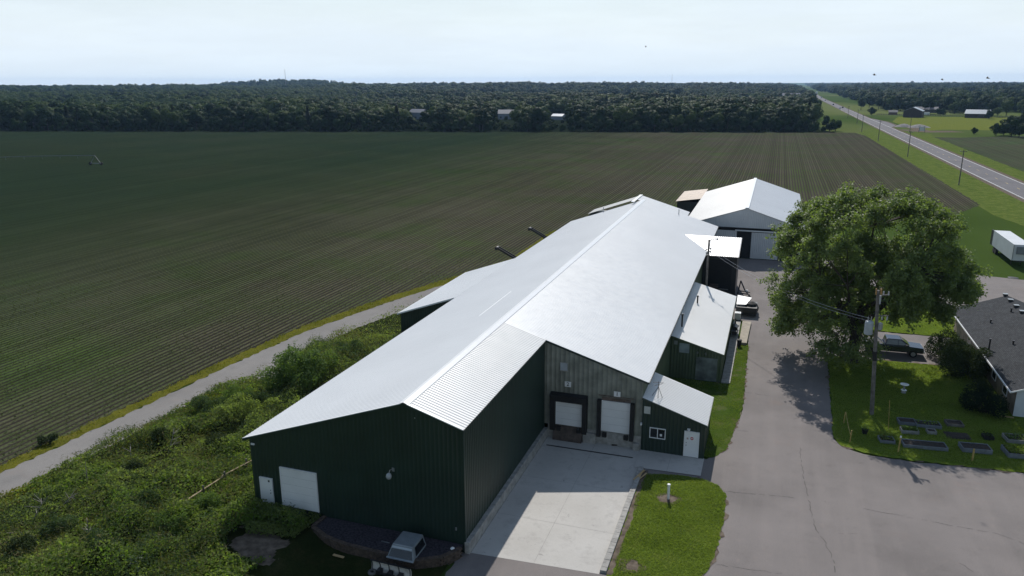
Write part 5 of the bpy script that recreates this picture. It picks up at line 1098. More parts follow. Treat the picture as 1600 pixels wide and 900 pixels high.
m_ = MB(); q = [f_(-wb*0.86, 0.16), f_(wb*0.86, 0.16), f_(wt*0.95+0.02, 0.72), f_(-wt*0.95-0.02, 0.72)]; m_.prism(q, (0, 0.02, -0.01)); m_.build('front_window', GLASS, tp)
m_ = MB(); q0 = [f_(-wt*0.98, 0.78), f_(wt*0.98, 0.78), (wt*0.94, 0.46, hh+0.012), (-wt*0.94, 0.46, hh+0.012)]; m_.prism(q0, (0, 0.02, -0.02)); m_.box(-wb, wb, -0.05, 0.0, 0.0, 0.09); m_.build('brow', TOPL, tp)
m_ = MB(); sx_ = lambda t: wb+(wt-wb)*t+0.012
m_.prism([(sx_(.2), 0.45, hh*.2), (sx_(.2), 1.8, hh*.2), (sx_(.85), 1.75, hh*.85), (sx_(.85), 0.62, hh*.85)], (0.008, 0, 0)); m_.build('side_window', GLASS, tp)
pw = thing('snow_plough', 'cream snow plough blade with dark mounts lying below the retaining wall', 'snow plough', (-20.4, 36, 0), local=True)
b = at(580, 873, 0.85); b2 = at(642, 888, 0.85); pw.location = ((b.x+b2.x)/2, (b.y+b2.y)/2, 0); pw.rotation_euler = (0, 0, math.atan2(b2.y-b.y, b2.x-b.x)); hw = (b2-b).length/2
CREAM = M('cream_plough_paint', (0.60, 0.58, 0.54), 0.5, 0, 0.2, 3)
prof = [(-0.12, 0.05), (-0.02, 0.2), (0.03, 0.4), (0.02, 0.6), (-0.05, 0.78), (-0.12, 0.86)]
m_ = MB()
for (y, z), (y2, z2) in zip(prof[:-1], prof[1:]): m_.add([(-hw, y, z), (hw, y, z), (hw, y2, z2), (-hw, y2, z2), (-hw, y+0.03, z), (hw, y+0.03, z), (hw, y2+0.03, z2), (-hw, y2+0.03, z2)], [(0, 1, 2, 3), (4, 7, 6, 5), (0, 3, 7, 4), (1, 5, 6, 2)])
m_.build('moldboard', CREAM, pw)
m_ = MB(); m_.bar((-hw, -0.11, 0.87), (hw, -0.11, 0.87), 0.07, 0.05)
for x in (-hw*0.95, -hw*0.55, -hw*0.1, hw*0.4, hw*0.95): 
    for (y, z), (y2, z2) in zip(prof[:-1], prof[1:]): m_.bar((x, y-0.03, z), (x, y2-0.03, z2), 0.04, 0.04)
m_.build('rib', BLACKMETAL, pw)
m_ = MB()
for x in (-hw*0.5, 0.05, hw*0.55): m_.box(x-0.14, x+0.14, -0.42, -0.05, 0.15, 0.42)
m_.bar((-hw*0.5, -0.35, 0.25), (hw*0.55, -0.35, 0.25), 0.12, 0.12); m_.each('mount', BLACKMETAL, pw)
def tyre(name, lbl, px, py, z, r):
    c = at(px, py, z); bm = bmesh.new(); n, k = 20, 8
    V = []; 
    for i_ in range(n):
        for j_ in range(k):
            a, b_ = 2*math.pi*i_/n, 2*math.pi*j_/k; V.append(((r+0.10*math.cos(b_))*math.cos(a), (r+0.10*math.cos(b_))*math.sin(a), 0.1*math.sin(b_)))
    F_ = [(i_*k+j_, ((i_+1) % n)*k+j_, ((i_+1) % n)*k+(j_+1) % k, i_*k+(j_+1) % k) for i_ in range(n) for j_ in range(k)]; bm.free()
    m_ = MB(); m_.add([(c.x+v[0], c.y+v[1], z+v[2]) for v in V], F_); o = m_.build(name, M('greyed_rubber', (0.10, 0.10, 0.10), 0.8), smooth=True); tag(o, lbl, 'tyre')
tyre('old_tyre', 'old grey tyre lying on the ground below the snow plough', 582, 894, 0.12, 0.20)
b = at(529, 870, .1); o = MB().obox((b.x, b.y, 0.16), (0.4, -0.02, 0), (0, 0.08, 0), (0, 0, 0.025)).build('loose_plank', PALEWOOD); tag(o, 'short pale plank on the grass in front of the retaining wall', 'plank')
b = at(707, 856, .7); o = MB().lathe([(0.10, 0), (0.16, 0.05), (0.09, 0.13), (0.02, 0.16)], (b.x, b.y, 0.6), 7).build('white_bag', WHITE); tag(o, 'crumpled white bag in the gravel bed near the barn corner', 'bag')
b = at(600, 855, .7); o = MB().bar((b.x-0.5, b.y+0.6, 0.66), (b.x+0.1, b.y+0.55, 0.68), 0.05).build('pale_pipe', GREYMETAL); tag(o, 'thin pale pipe lying on the gravel left of the topper', 'pipe')
# clutter in the court
b = at(846, 684); m_ = MB(); m_.lathe([(0.28, 0.0), (0.33, 0.2), (0.25, 0.42), (0.1, 0.5)], (b.x, b.y, 0), 9); o = m_.build('black_sack', BLACK); tag(o, 'black bundle heaped in the corner of the loading court', 'sack')
b = at(966, 695); m_ = MB(); m_.obox((b.x, b.y, 0.12), (0.55, 0.08, 0.03), (-0.05, 0.28, 0.02), (0, 0, 0.06)); m_.obox((b.x-0.5, b.y+0.1, 0.2), (0.22, 0.1, 0.1), (-0.05, 0.12, 0.0), (0, -0.03, 0.12)); o = m_.build('scrap_plate', M('rusty_scrap', (0.06, 0.05, 0.045), 0.8, 0.2, 0.4, 3)); tag(o, 'rusty scrap plate on the concrete below dock door 1', 'scrap')
m_ = MB(); rs = random.Random(8); b = at(1001, 745)
for k in range(4):
    a = R(80)+rs.uniform(-0.25, 0.25); L = rs.uniform(0.5, 0.9); c = Vector((b.x+rs.uniform(-0.15, 0.15), b.y+rs.uniform(-0.2, 0.2), 0.06+0.05*k)); m_.bar(c-Vector((math.cos(a), math.sin(a), 0.05))*L, c+Vector((math.cos(a), math.sin(a), 0.06))*L, 0.10, 0.05)
o = m_.build('scrap_wood', PALEWOOD); tag(o, 'pale scrap boards heaped at the top corner of the grass island', 'boards')
vp_ = thing('white_vent_pipe', 'white capped standpipe in the dirt ring of the grass island', 'pipe', (pb_.x, pb_.y, 0))
m_ = MB(); m_.cyl((pb_.x, pb_.y, 0), (pb_.x, pb_.y, 1.15), 0.10, 0.10, 14); m_.build('pipe', WHITE, vp_, smooth=False)
m_ = MB(); m_.lathe([(0.115, 1.12), (0.12, 1.22), (0.05, 1.245)], (pb_.x, pb_.y, 0), 14); m_.build('cap', WHITE, vp_)
# gear beside the lean-to
ac = thing('air_conditioner', 'pale condenser unit on the walk beside the lean-to', 'air conditioner', (-2.95, 96.6, 0.1))
m_ = MB(); c = Vector((-2.95, 96.9, 0.12)); m_.box(-3.35, -2.6, 96.5, 97.3, 0.05, 0.95); m_.build('case', WHITE, ac, bevel=0.02)
m_ = MB(); m_.lathe([(0.26, 0.955), (0.27, 0.975), (0.05, 0.98)], (-2.97, 96.9, 0), 14); m_.build('fan_grille', GREYMETAL, ac)
gr = thing('black_grill', 'black smoker grill with side firebox on the walk beside the lean-to', 'grill', (-2.95, 90.6, 0.1))
m_ = MB(); m_.cyl((-3.0, 90.0, 0.85), (-3.0, 91.3, 0.85), 0.33, 0.33, 12); m_.build('barrel', BLACKMETAL, gr)
for (x, y) in ((-3.2, 90.1), (-2.8, 90.1), (-3.2, 91.2), (-2.8, 91.2)): MB().bar((x, y, 0.1), (x, y, 0.6), 0.05).build('leg', BLACKMETAL, gr)
m_ = MB(); m_.cyl((-3.0, 91.4, 1.0), (-3.0, 91.4, 1.75), 0.07, 0.07, 8); m_.build('chimney', BLACKMETAL, gr)
m_ = MB(); m_.box(-3.3, -2.7, 89.2, 89.9, 0.35, 0.8); m_.box(-2.7, -2.45, 90.0, 91.2, 0.78, 0.82); m_.build('firebox', BLACKMETAL, gr)
bn = thing('rubbish_bin', 'small black bin standing on the grass at the end of the concrete pad', 'bin', (-2.2, 86.2, 0))
m_ = MB(); m_.lathe([(0.2, 0.03), (0.27, 0.75), (0.27, 0.8)], (-2.25, 86.2, 0), 12); m_.build('body', BLACK, bn); MB().lathe([(0.29, 0.8), (0.27, 0.87), (0.05, 0.92)], (-2.25, 86.2, 0), 12).build('lid', BLACK, bn)
tr_ = thing('utility_trailer', 'dark loaded cart topped by a shiny metal sheet beside the lean-to', 'cart', (-2.0, 100.0, 0))
m_ = MB(); m_.box(-3.3, -0.7, 98.4, 101.6, 0.45, 1.25); m_.build('box', BLACKMETAL, tr_, bevel=0.04)
m_ = MB(); m_.prism([(-3.3, 98.9, 1.45), (-2.1, 98.9, 1.5), (-1.5, 101.0, 1.9), (-3.3, 101.4, 2.0)], (0, 0, 0.03)); m_.build('metal_sheet', ROOFB, tr_)
m_ = MB(); m_.lathe([(0.9, 0.3), (1.0, 0.8), (0.7, 1.35), (0.2, 1.6)], (-1.5, 99.7, 0.2), 9); m_.build('tarp_load', BLACK, tr_)
for (x, y) in ((-3.1, 99.2), (-0.9, 99.2), (-3.1, 100.8), (-0.9, 100.8)): MB().cyl((x-0.1, y, 0.32), (x+0.1, y, 0.32), 0.32, 0.32, 14).build('wheel', BLACK, tr_)
ml = thing('implement', 'dark spindly farm implement with folded arms beside the black shed', 'farm implement', (-2.9, 109, 0))
m_ = MB(); 
for a, b in (((-3.6, 108.6, 0.2), (-3.3, 109.4, 2.0)), ((-3.3, 109.4, 2.0), (-2.6, 108.3, 0.9)), ((-3.5, 108.3, 0.5), (-1.9, 107.8, 0.5)), ((-2.6, 108.3, 0.9), (-1.8, 107.9, 0.15)), ((-3.6, 109.2, 0.6), (-1.9, 109.0, 0.5))): m_.bar(a, b, 0.14, 0.12)
m_.build('frame', BLACKMETAL, ml); m_ = MB(); m_.cyl((-2.1, 107.7, 0.3), (-1.9, 107.7, 0.3), 0.3, 0.3, 12); m_.build('wheel', BLACK, ml); m_ = MB(); m_.box(-2.5, -2.2, 108.0, 108.25, 0.85, 1.05); m_.build('hydraulic_cap', WHITE, ml)
pl_ = thing('wooden_crate', 'brown slatted crate standing at the foot of the black shed wall', 'crate', (-7.0, 107.0, 0)); m_ = MB()
for z in (0.15, 0.5, 0.85, 1.2, 1.5): m_.box(-7.5, -6.2, 106.6, 106.65, z, z+0.2); m_.box(-7.5, -6.2, 107.65, 107.7, z, z+0.2)
m_.build('slats', M('grey_brown_crate', (0.12, 0.09, 0.075), 0.85, 0, 0.3, 3), pl_); m_ = MB()
for x in (-7.5, -6.3):
    for y in (106.66, 107.55): m_.box(x, x+0.1, y, y+0.09, 0, 1.75)
m_.box(-7.45, -6.25, 106.7, 107.6, 0.12, 1.2); m_.build('posts', DARK, pl_)

# utility poles
def wire(mb_, a, b, sag, r=0.018, n=14):
    a = Vector(a); b = Vector(b); P_ = [a.lerp(b, k/n)-Vector((0, 0, sag*4*(k/n)*(1-k/n))) for k in range(n+1)]; mb_.tube(P_, r, 4)
tpole = thing('utility_pole', 'tall wooden pole with lamp arm rising behind the white lean-to roof', 'utility pole', (-7.2, 97.75, 0))
m_ = MB(); m_.cyl((-7.2, 97.75, 0), (-7.2, 97.75, 10.0), 0.17, 0.12, 10); m_.build('pole', WOOD, tpole)
m_ = MB(); m_.tube([(-7.2, 97.75, 9.7), (-6.9, 97.7, 10.05), (-6.3, 97.6, 10.2)], 0.03); lo = m_.build('lamp_arm', GREYMETAL, tpole); MB().lathe([(0.10, -0.12), (0.16, 0), (0.05, 0.1)], (-6.2, 97.6, 10.18), 10).build('lamp_head', GREYMETAL, lo)
m_ = MB()
for (dx, z) in ((-0.28, 8.7), (0.26, 8.9), (0.3, 8.5), (-0.22, 8.3)): m_.cyl((-7.2+dx*0.4, 97.6, z), (-7.2+dx, 97.5, z+0.1), 0.06, 0.04, 6); m_.cyl((-7.2+dx, 97.5, z+0.1), (-7.2+dx, 97.5, z-0.12), 0.08, 0.08, 8)
m_.each('insulator', GREYMETAL, tpole)
up = thing('utility_pole', 'leaning wooden pole with grey transformer on the lawn by the garden boxes', 'utility pole', (10.19, 70.88, 0))
ub = Vector((10.19, 70.88, 0)); ut = Vector((9.45, 71.05, 11.7)); U = lambda t: ub.lerp(ut, t)
m_ = MB(); m_.cyl(ub, ut, 0.19, 0.13, 12); m_.build('pole', WOOD, up)
m_ = MB(); m_.cyl(U(0.445), U(0.52), 0.185, 0.18, 12); m_.build('black_sleeve', BLACK, up)
c = U(0.70); m_ = MB(); m_.lathe([(0.30, -0.6), (0.36, -0.55), (0.36, 0.5), (0.30, 0.62), (0.1, 0.68)], (c.x-0.62, c.y-0.1, c.z+0.05), 14); to = m_.build('transformer', M('transformer_grey', (0.36, 0.40, 0.43), 0.45, 0.1, 0.1), up)
m_ = MB(); m_.box(c.x-0.62, c.x, c.y-0.06, c.y+0.02, c.z+0.2, c.z+0.3); m_.cyl((c.x-0.75, c.y-0.1, c.z+0.68), (c.x-0.75, c.y-0.1, c.z+1.05), 0.06, 0.04, 8); m_.cyl((c.x-0.5, c.y-0.1, c.z+0.68), (c.x-0.5, c.y-0.1, c.z+1.1), 0.06, 0.04, 8); m_.each('bushing', GREYMETAL, to)
m_ = MB(); m_.lathe([(0.10, -0.35), (0.2, -0.25), (0.2, 0.3), (0.08, 0.4)], (c.x+0.28, c.y-0.15, c.z+0.25), 10); m_.bar((c.x, c.y, c.z-0.6), (c.x+0.6, c.y-0.1, c.z-1.1), 0.08); m_.each('recloser', GREYMETAL, up)
c2 = U(0.80); m_ = MB(); m_.bar((c2.x-0.15, c2.y, c2.z), (c2.x+1.0, c2.y+0.2, c2.z+0.05), 0.09); c3 = U(0.97); m_.bar((c3.x-0.1, c3.y, c3.z-0.2), (c3.x+0.95, c3.y+0.15, c3.z), 0.08); m_.each('crossarm', WOOD, up)
m_ = MB()
for x in (0.45, 0.85): m_.cyl((c3.x+x, c3.y+0.1, c3.z-0.05), (c3.x+x, c3.y+0.1, c3.z+0.28), 0.07, 0.05, 8); m_.cyl((c2.x+x, c2.y+0.12, c2.z), (c2.x+x, c2.y+0.12, c2.z-0.35), 0.06, 0.06, 8)
m_.cyl((c3.x+0.2, c3.y, c3.z-0.1), (c3.x+0.2, c3.y, c3.z-0.9), 0.1, 0.1, 8); m_.each('insulator', M('porcelain_grey', (0.45, 0.46, 0.48), 0.35), up)
m_ = MB(); m_.cyl((c3.x-0.16, c3.y-0.05, c3.z-0.05), (c3.x-0.2, c3.y-0.05, c3.z+0.5), 0.06, 0.05, 8); m_.cyl((c3.x+0.25, c3.y-0.05, c3.z+0.02), (c3.x+0.2, c3.y-0.05, c3.z+0.5), 0.08, 0.07, 8); m_.each('pin_cap', M('amber_cap', (0.45, 0.25, 0.08), 0.5), up)
WIRE = M('bare_wire', (0.45, 0.45, 0.46), 0.35, 0.4)
m_ = MB(); wire(m_, (-7.0, 97.6, 9.0), (c.x-0.6, c.y, c.z+0.9), 1.0, 0.014); wire(m_, (-7.0, 97.5, 8.6), (c.x-0.4, c.y, c.z+0.6), 1.0, 0.014); o = m_.build('overhead_wire', WIRE); tag(o, 'pair of sagging wires between the tall pole and the transformer pole', 'wire')
# highway poles
hp_l = [(51.24, 252.0, 'nearest highway pole, standing in the verge at the right edge of the crop field'), (50.04, 342.5, 'second highway pole along the crop field, counted from the nearest'), (48.68, 432.3, 'third highway pole along the crop field, just short of its far corner'), (47.6, 508, 'highway pole beside the field corner tree'), (52.5, 600, 'highway pole next beyond the field corner tree'), (53, 690, 'small far highway pole left of the cars')]
def hpole(x, y, lb, h=10.2):
    r = thing('utility_pole', lb, 'utility pole', (x, y, 0), group='poles along the highway'); MB().cyl((x, y, -0.1), (x, y, h), 0.17, 0.12, 7).build('pole', WOOD, r)
    m_ = MB(); m_.bar((x-0.9, y, h-0.5), (x+0.9, y, h-0.5), 0.12, 0.14); m_.each('crossarm', WOOD, r)
    m_ = MB()
    for d in (-0.8, 0.0, 0.8): m_.cyl((x+d, y, h-0.43), (x+d, y, h-0.15), 0.06, 0.05, 6)
    m_.each('insulator', GREYMETAL, r)
for x, y, lb in hp_l: hpole(x, y, lb)
hpole(74.5, 514, 'highway pole on the right-hand side by the meadow track', 8.9)

# pickup in the side drive
pk = thing('pickup_truck', 'dark blue crew cab pickup parked under the big maple', 'pickup truck', (14.1, 89.4, 0), R(2), local=True)
PAINT = M('dark_blue_paint', (0.012, 0.019, 0.045), 0.18, 0.2, 0.1, 0.5, spec=0.7); CHROME = M('chrome', (0.6, 0.6, 0.62), 0.2, 1.0, 0.05); PBLUE = M('sky_tinted_glass', (0.03, 0.04, 0.05), 0.05, 0, 0.1, spec=0.9)
def profile(mb_, pts, y0, y1): mb_.prism([(x, y0, z) for x, z in pts], (0, y1-y0, 0))
m_ = MB(); profile(m_, [(-2.95, 0.5), (2.85, 0.5), (2.95, 0.7), (2.9, 1.12), (1.55, 1.22), (1.5, 1.25), (-1.0, 1.25), (-1.02, 1.28), (-2.95, 1.28)], -0.98, 0.98); bo = m_.build('body', PAINT, pk, bevel=0.05)
m_ = MB(); m_.add([(-1.0, -0.94, 1.25), (1.5, -0.94, 1.25), (1.5, 0.94, 1.25), (-1.0, 0.94, 1.25), (-0.85, -0.78, 1.92), (0.55, -0.78, 1.92), (0.55, 0.78, 1.92), (-0.85, 0.78, 1.92)], [(0, 3, 2, 1), (4, 5, 6, 7), (0, 1, 5, 4), (1, 2, 6, 5), (2, 3, 7, 6), (3, 0, 4, 7)]); m_.build('cab', PAINT, pk, bevel=0.05)
m_ = MB(); m_.add([(1.475, -0.84, 1.30), (1.475, 0.84, 1.30), (0.64, 0.72, 1.88), (0.64, -0.72, 1.88), (1.50, -0.84, 1.32), (1.50, 0.84, 1.32), (0.66, 0.72, 1.90), (0.66, -0.72, 1.90)], [(4, 5, 6, 7), (0, 3, 2, 1), (0, 1, 5, 4), (2, 3, 7, 6)]); m_.build('windscreen', PBLUE, pk)
m_ = MB()
for s in (-1, 1):
    for (xa, xb, xc, xd) in ((0.36, 1.2, 0.5, 0.36), (-0.85, 0.26, 0.26, -0.75)):
        yb_, yt = s*0.955, s*0.80; m_.prism([(xa, yb_-s*0.01, 1.32), (xb, yb_-s*0.01, 1.32), (xc, yt+s*0.012, 1.84), (xd, yt+s*0.012, 1.84)], (0, s*0.012, 0))
m_.build('side_window', PBLUE, pk)
m_ = MB(); m_.box(-2.85, -1.1, -0.82, 0.82, 1.10, 1.285); m_.build('bed', BLACK, pk)
for (x, y) in ((1.9, -0.9), (1.9, 0.9), (-1.8, -0.9), (-1.8, 0.9)):
    s = 1 if y > 0 else -1; w = MB().cyl((x, y-0.12*s, 0.4), (x, y+0.13*s, 0.4), 0.4, 0.4, 20).build('wheel', BLACK, pk, bevel=0.02); MB().cyl((x, y+0.131*s, 0.4), (x, y+0.145*s, 0.4), 0.24, 0.22, 14).build('rim', GREYMETAL, w)
m_ = MB(); m_.box(2.9, 3.04, -0.95, 0.95, 0.52, 0.72); m_.each('bumper', CHROME, pk, bevel=0.02)
m_ = MB(); m_.box(2.915, 2.96, -0.55, 0.55, 0.78, 1.05); m_.build('grille', BLACKMETAL, pk)
for y in (-0.78, 0.78): MB().box(2.88, 2.955, y-0.16, y+0.16, 0.85, 1.05).build('headlight', M('lamp_lens', (0.7, 0.72, 0.75), 0.1), pk, bevel=0.01)
for s in (-1, 1): MB().box(1.05, 1.25, s*1.02-0.12, s*1.02+0.12, 1.25, 1.42).build('mirror', BLACKMETAL, pk, bevel=0.02)
# house
hs = thing('house', 'low house with grey shingle roof and tan side wall at the right edge', 'house', (27.4, 87.5, 0))
HX0, HX1, HY0, HY1, HE, HRX, HRZ = 21.95, 32.6, 74.4, 101.0, 2.62, 27.4, 4.72
m_ = MB(); m_.box(HX0+0.3, HX1-0.3, HY0+0.25, HY1-0.25, -0.1, 2.55); m_.build('wall', M('tan_stucco', (0.30, 0.24, 0.19), 0.85, 0, 0.25, 1.5, fine=0.1), hs)
m_ = MB(); m_.prism([(HX0+0.3, HY0+0.2, -0.1), (HX1-0.3, HY0+0.2, -0.1), (HX1-0.3, HY0+0.2, 2.55), (HRX, HY0+0.2, 4.4), (HX0+0.3, HY0+0.2, 2.55)], (0, 0.04, 0)); m_.build('gable_siding', M('blue_white_siding', (0.52, 0.56, 0.62), 0.5, 0, 0.05), hs)
m_ = MB(); zh = lambda x: HRZ-abs(x-HRX)*(HRZ-2.5)/(HRX-21.7)
for s, xe in ((-1, 21.7), (1, 33.1)):
    m_.prism([(HRX, HY0-0.2, HRZ), (xe, HY0-0.2, zh(xe)), (xe, HY0-0.2, zh(xe)-0.12), (HRX, HY0-0.2, HRZ-0.12)], (0, HY1-HY0+0.4, 0))
ro = m_.build('roof', SHINGLE, hs)
m_ = MB(); m_.box(21.60, 21.69, HY0-0.22, HY1+0.2, 2.33, 2.47); m_.bar((21.7, HY0-0.23, 2.44), (HRX, HY0-0.23, HRZ-0.06), 0.04, 0.13); m_.build('gutter', WHITE, hs)
for (px, py) in ((1570, 466.5), (1578, 475), (1587, 484), (1596, 493)):
    d = at(px, py, 4.3); x, y = d.x, d.y; m_ = MB(); m_.box(x-0.22, x+0.22, y-0.22, y+0.22, zh(x)-0.02, zh(x)+0.22); v = m_.build('roof_vent', BLACKMETAL, hs); MB().box(x-0.26, x+0.26, y-0.26, y+0.26, zh(x)+0.222, zh(x)+0.26).build('vent_cap', GREYMETAL, v)
for (px, py, h_) in ((1547, 534, 1.1), (1548, 502, 0.3), (1583, 537, 0.3), (1578, 497, 0.35)):
    d = at(px, py, 3.6); m_ = MB(); m_.cyl((d.x, d.y, zh(d.x)-0.05), (d.x, d.y, zh(d.x)+h_), 0.08, 0.08, 8); m_.cyl((d.x, d.y, zh(d.x)+h_), (d.x, d.y, zh(d.x)+h_+0.1), 0.13, 0.13, 8); m_.each('flue', BLACKMETAL, hs)
for y0 in (77.2, 81.2, 86.0, 92.0):
    m_ = MB(); m_.box(HX0+0.26, HX0+0.31, y0, y0+1.3, 0.9, 2.0); w = m_.build('window', GLASS, hs); m_ = MB(); m_.box(HX0+0.24, HX0+0.32, y0-0.07, y0, 0.83, 2.07); m_.box(HX0+0.24, HX0+0.32, y0+1.3, y0+1.37, 0.83, 2.07); m_.box(HX0+0.24, HX0+0.32, y0, y0+1.3, 2.0, 2.07); m_.box(HX0+0.24, HX0+0.32, y0, y0+1.3, 0.83, 0.9); m_.build('frame', WHITE, w)
m_ = MB(); m_.box(HX0-0.9, HX0+0.28, 77.6, 77.75, 0.0, 0.05); m_.box(21.2, 22.2, 74.0, 74.12, 0.0, 0.12); m_.each('edging_board', PALEWOOD, hs)
# semi trailer
tl = thing('box_trailer', 'white box trailer parked on the grass past the house', 'trailer', (40.2, 146, 0))
TX0, TX1, TY0, TY1, TZ0, TZ1 = 37.7, 40.25, 140.3, 153.2, 1.1, 3.75
corr = M('trailer_white', (0.60, 0.62, 0.64), 0.4, 0, 0.08, 0.6)
m_ = MB(); m_.box(TX0+0.03, TX1-0.03, TY0+0.02, TY1, TZ0, TZ1); m_.build('box', corr, tl, bevel=0.02)
corrug('side_skin', lambda v: (TX0, TY0+v, TZ0), lambda v: (TX0, TY0+v, TZ1), TY1-TY0, 0.4, 0.02, (-1, 0, 0), corr, tl)
m_ = MB(); m_.box(TX0+0.5, TX1-0.35, TY0-0.25, TY0+0.015, 2.2, 3.4); m_.build('reefer_unit', M('grey_unit', (0.18, 0.20, 0.22), 0.5), tl)
m_ = MB(); m_.bar((TX0+0.05, TY0-0.02, TZ0), (TX0+0.05, TY0-0.02, TZ1), 0.08); m_.bar((TX1-0.05, TY0-0.02, TZ0), (TX1-0.05, TY0-0.02, TZ1), 0.08); m_.each('corner_rail', GREYMETAL, tl)
m_ = MB(); m_.box(TX0-0.05, TX0+0.04, TY1-0.15, TY1+1.0, TZ0, TZ1); m_.build('open_door', BLACKMETAL, tl)
m_ = MB(); m_.box(TX0+0.5, TX1-0.5, TY0+0.4, TY1-0.3, 0.85, 1.09); m_.bar((TX0+0.6, TY0+2.2, 0.02), (TX0+0.6, TY0+2.2, 0.9), 0.12); m_.bar((TX1-0.6, TY0+2.2, 0.02), (TX1-0.6, TY0+2.2, 0.9), 0.12); m_.build('chassis', BLACKMETAL, tl)
for y in (TY1-1.4, TY1-2.6):
    for x in (TX0+0.25, TX1-0.25): MB().cyl((x-0.2, y, 0.5), (x+0.2, y, 0.5), 0.5, 0.5, 16).build('wheel', BLACK, tl)
o = MB(); o.lathe([(0.6, 0), (0.75, 0.02), (0.5, 0.06)], tuple(at(1583, 434)), 14); ob = o.build('manhole_cover', BLACKMETAL); tag(ob, kind='structure')

# garden boxes
BOXM = M('shaded_blue_box_boards', (0.16, 0.18, 0.21), 0.7, 0, 0.2, 3); BOXW = M('shaded_white_box_boards', (0.27, 0.27, 0.26), 0.7, 0, 0.2, 3)  # both board colours darkened: tree and bush shadow put into the paint
def bed(px0, px1, py, depth, h, lb, plants=None, mat=BOXM, frame=True, n=200):
    a = at(px0, py); b = at(px1, py); d = (b-a); L = d.length; ang_ = math.atan2(d.y, d.x)*0.35; r = thing('garden_box', lb, 'garden box', (a.x, a.y, 0.03), ang_, local=True, group='garden boxes on the lawn')
    m_ = MB(); t_ = 0.05
    if frame:
        m_.box(0, L, 0, t_, 0, h); m_.box(0, L, depth-t_, depth, 0, h); m_.box(0, t_, t_, depth-t_, 0, h); m_.box(L-t_, L, t_, depth-t_, 0, h); m_.build('frame', mat, r)
    rs_ = np.random.default_rng(int(px0)); nx, ny_ = max(4, int(L/0.15)), max(4, int(depth/0.15)); gx_, gy_ = np.meshgrid(np.linspace(t_, L-t_, nx), np.linspace(t_, depth-t_, ny_), indexing='ij')
    hz = (h-0.07 if frame else 0.10)+rs_.uniform(-0.03, 0.03, gx_.shape)
    if not frame: hz *= np.minimum(1, 3*np.minimum(np.minimum(gx_, L-gx_)/L*2, np.minimum(gy_, depth-gy_)/depth*2))
    a_, b_ = np.meshgrid(np.arange(nx-1), np.arange(ny_-1), indexing='ij'); mesh_np('soil', np.stack([gx_, gy_, hz], -1).reshape(-1, 3), np.stack([a_*ny_+b_, (a_+1)*ny_+b_, (a_+1)*ny_+b_+1, a_*ny_+b_+1], -1).reshape(-1, 4), SOIL, r)
    if plants is not None:
        x = rs_.uniform(0.1, L-0.1, n); y = rs_.uniform(0.1, depth-0.1, n)
        if plants is LEAF_GRASS: y = np.round(y/0.3)*0.3+rs_.normal(0, 0.05, n); y = np.clip(y, 0.06, depth-0.06)
        P = np.stack([x, y, h-0.05+rs_.uniform(0, 0.25, n)], 1); V, F_ = leaves(P, np.tile([0, 0, 1.0], (n, 1)), np.full(n, 0.17), rs_, 0.6, 0.6); mesh_np('plants', V, F_, plants, r, tint=rs_.uniform(0, 1, n))
bed(1405, 1430, 664.5, 1.0, 0.32, 'pale blue garden box with bare soil, left half of the row farthest up the lawn')
bed(1432, 1468, 668.5, 1.0, 0.32, 'long pale blue garden box with seedlings, right in the row farthest up the lawn', LEAF_WEED2, n=60)
bed(1409, 1434, 678, 0.85, 0.32, 'small garden box full of leafy pale plants', LEAF_BUSH, BOXW, n=420)
bed(1449.5, 1462.5, 679, 0.7, 0.28, 'smallest white-fronted garden box right of the box of leafy pale plants', None, BOXW)
bed(1412, 1475.5, 700, 1.15, 0.30, 'longest pale blue garden box with bare soil near the asphalt edge', None, BOXM)
bed(1504, 1546, 707, 1.2, 0.38, 'deep pale blue garden box with bare soil behind the single yellow stake', None, BOXM)
bed(1480, 1518, 686, 1.5, 0.2, 'frameless mound of dark soil in the middle of the garden boxes', None, BOXM, False)
bed(1480, 1504, 667, 1.0, 0.28, 'dark weathered garden box behind the frameless soil mound', None, WOOD)
bed(1538, 1552, 688, 0.8, 0.3, 'small dark planter alone on the lawn right of the soil mound', LEAF_DKBUSH, BLACK, n=90)
bed(1574, 1620, 693, 1.3, 0.35, 'white-fronted garden box with climbing plants behind the box of bright lettuce', LEAF_BUSH, BOXW, n=260)
bed(1575, 1640, 716, 1.6, 0.42, 'pale blue garden box of bright green lettuce rows at the right edge', LEAF_GRASS, BOXM, n=1500)
bed(1375, 1397, 693, 1.0, 0.28, 'pale blue garden box with reddish plants nearest the utility pole', LEAF_WEED, BOXM, n=120)
def stake(px, py, h, lb, r_=0.05, tilt=(0, 0), mat=YELLOWWOOD, cap=False):
    b = at(px, py); t = thing('garden_stake', lb, 'stake', (b.x, b.y, 0)); MB().cyl((b.x, b.y, 0), (b.x+tilt[0], b.y+tilt[1], h), r_, r_, 8).build('stick', mat, t)
    if cap: MB().cyl((b.x+tilt[0], b.y+tilt[1], h), (b.x+tilt[0], b.y+tilt[1], h+0.14), r_*1.3, r_*1.1, 8).build('cap', WHITE, t)
stake(1403, 707, 1.35, 'white capped yellow stake left of the longest garden box', 0.06, (0.05, 0), cap=True)
stake(1518.5, 721, 1.1, 'single yellow stake in front of the deep garden box', 0.075, (0.02, 0))
stake(1327.5, 692, 1.15, 'yellow stake at the lawn corner nearest the asphalt', 0.05, (0.05, 0))
stake(1318, 662, 1.1, 'yellow stake at the left lawn edge, upper of the roped pair', 0.05, (0.05, 0))
stake(1388, 671, 2.7, 'tall thin leaning cane behind the box of reddish plants', 0.025, (-0.2, 0.05))
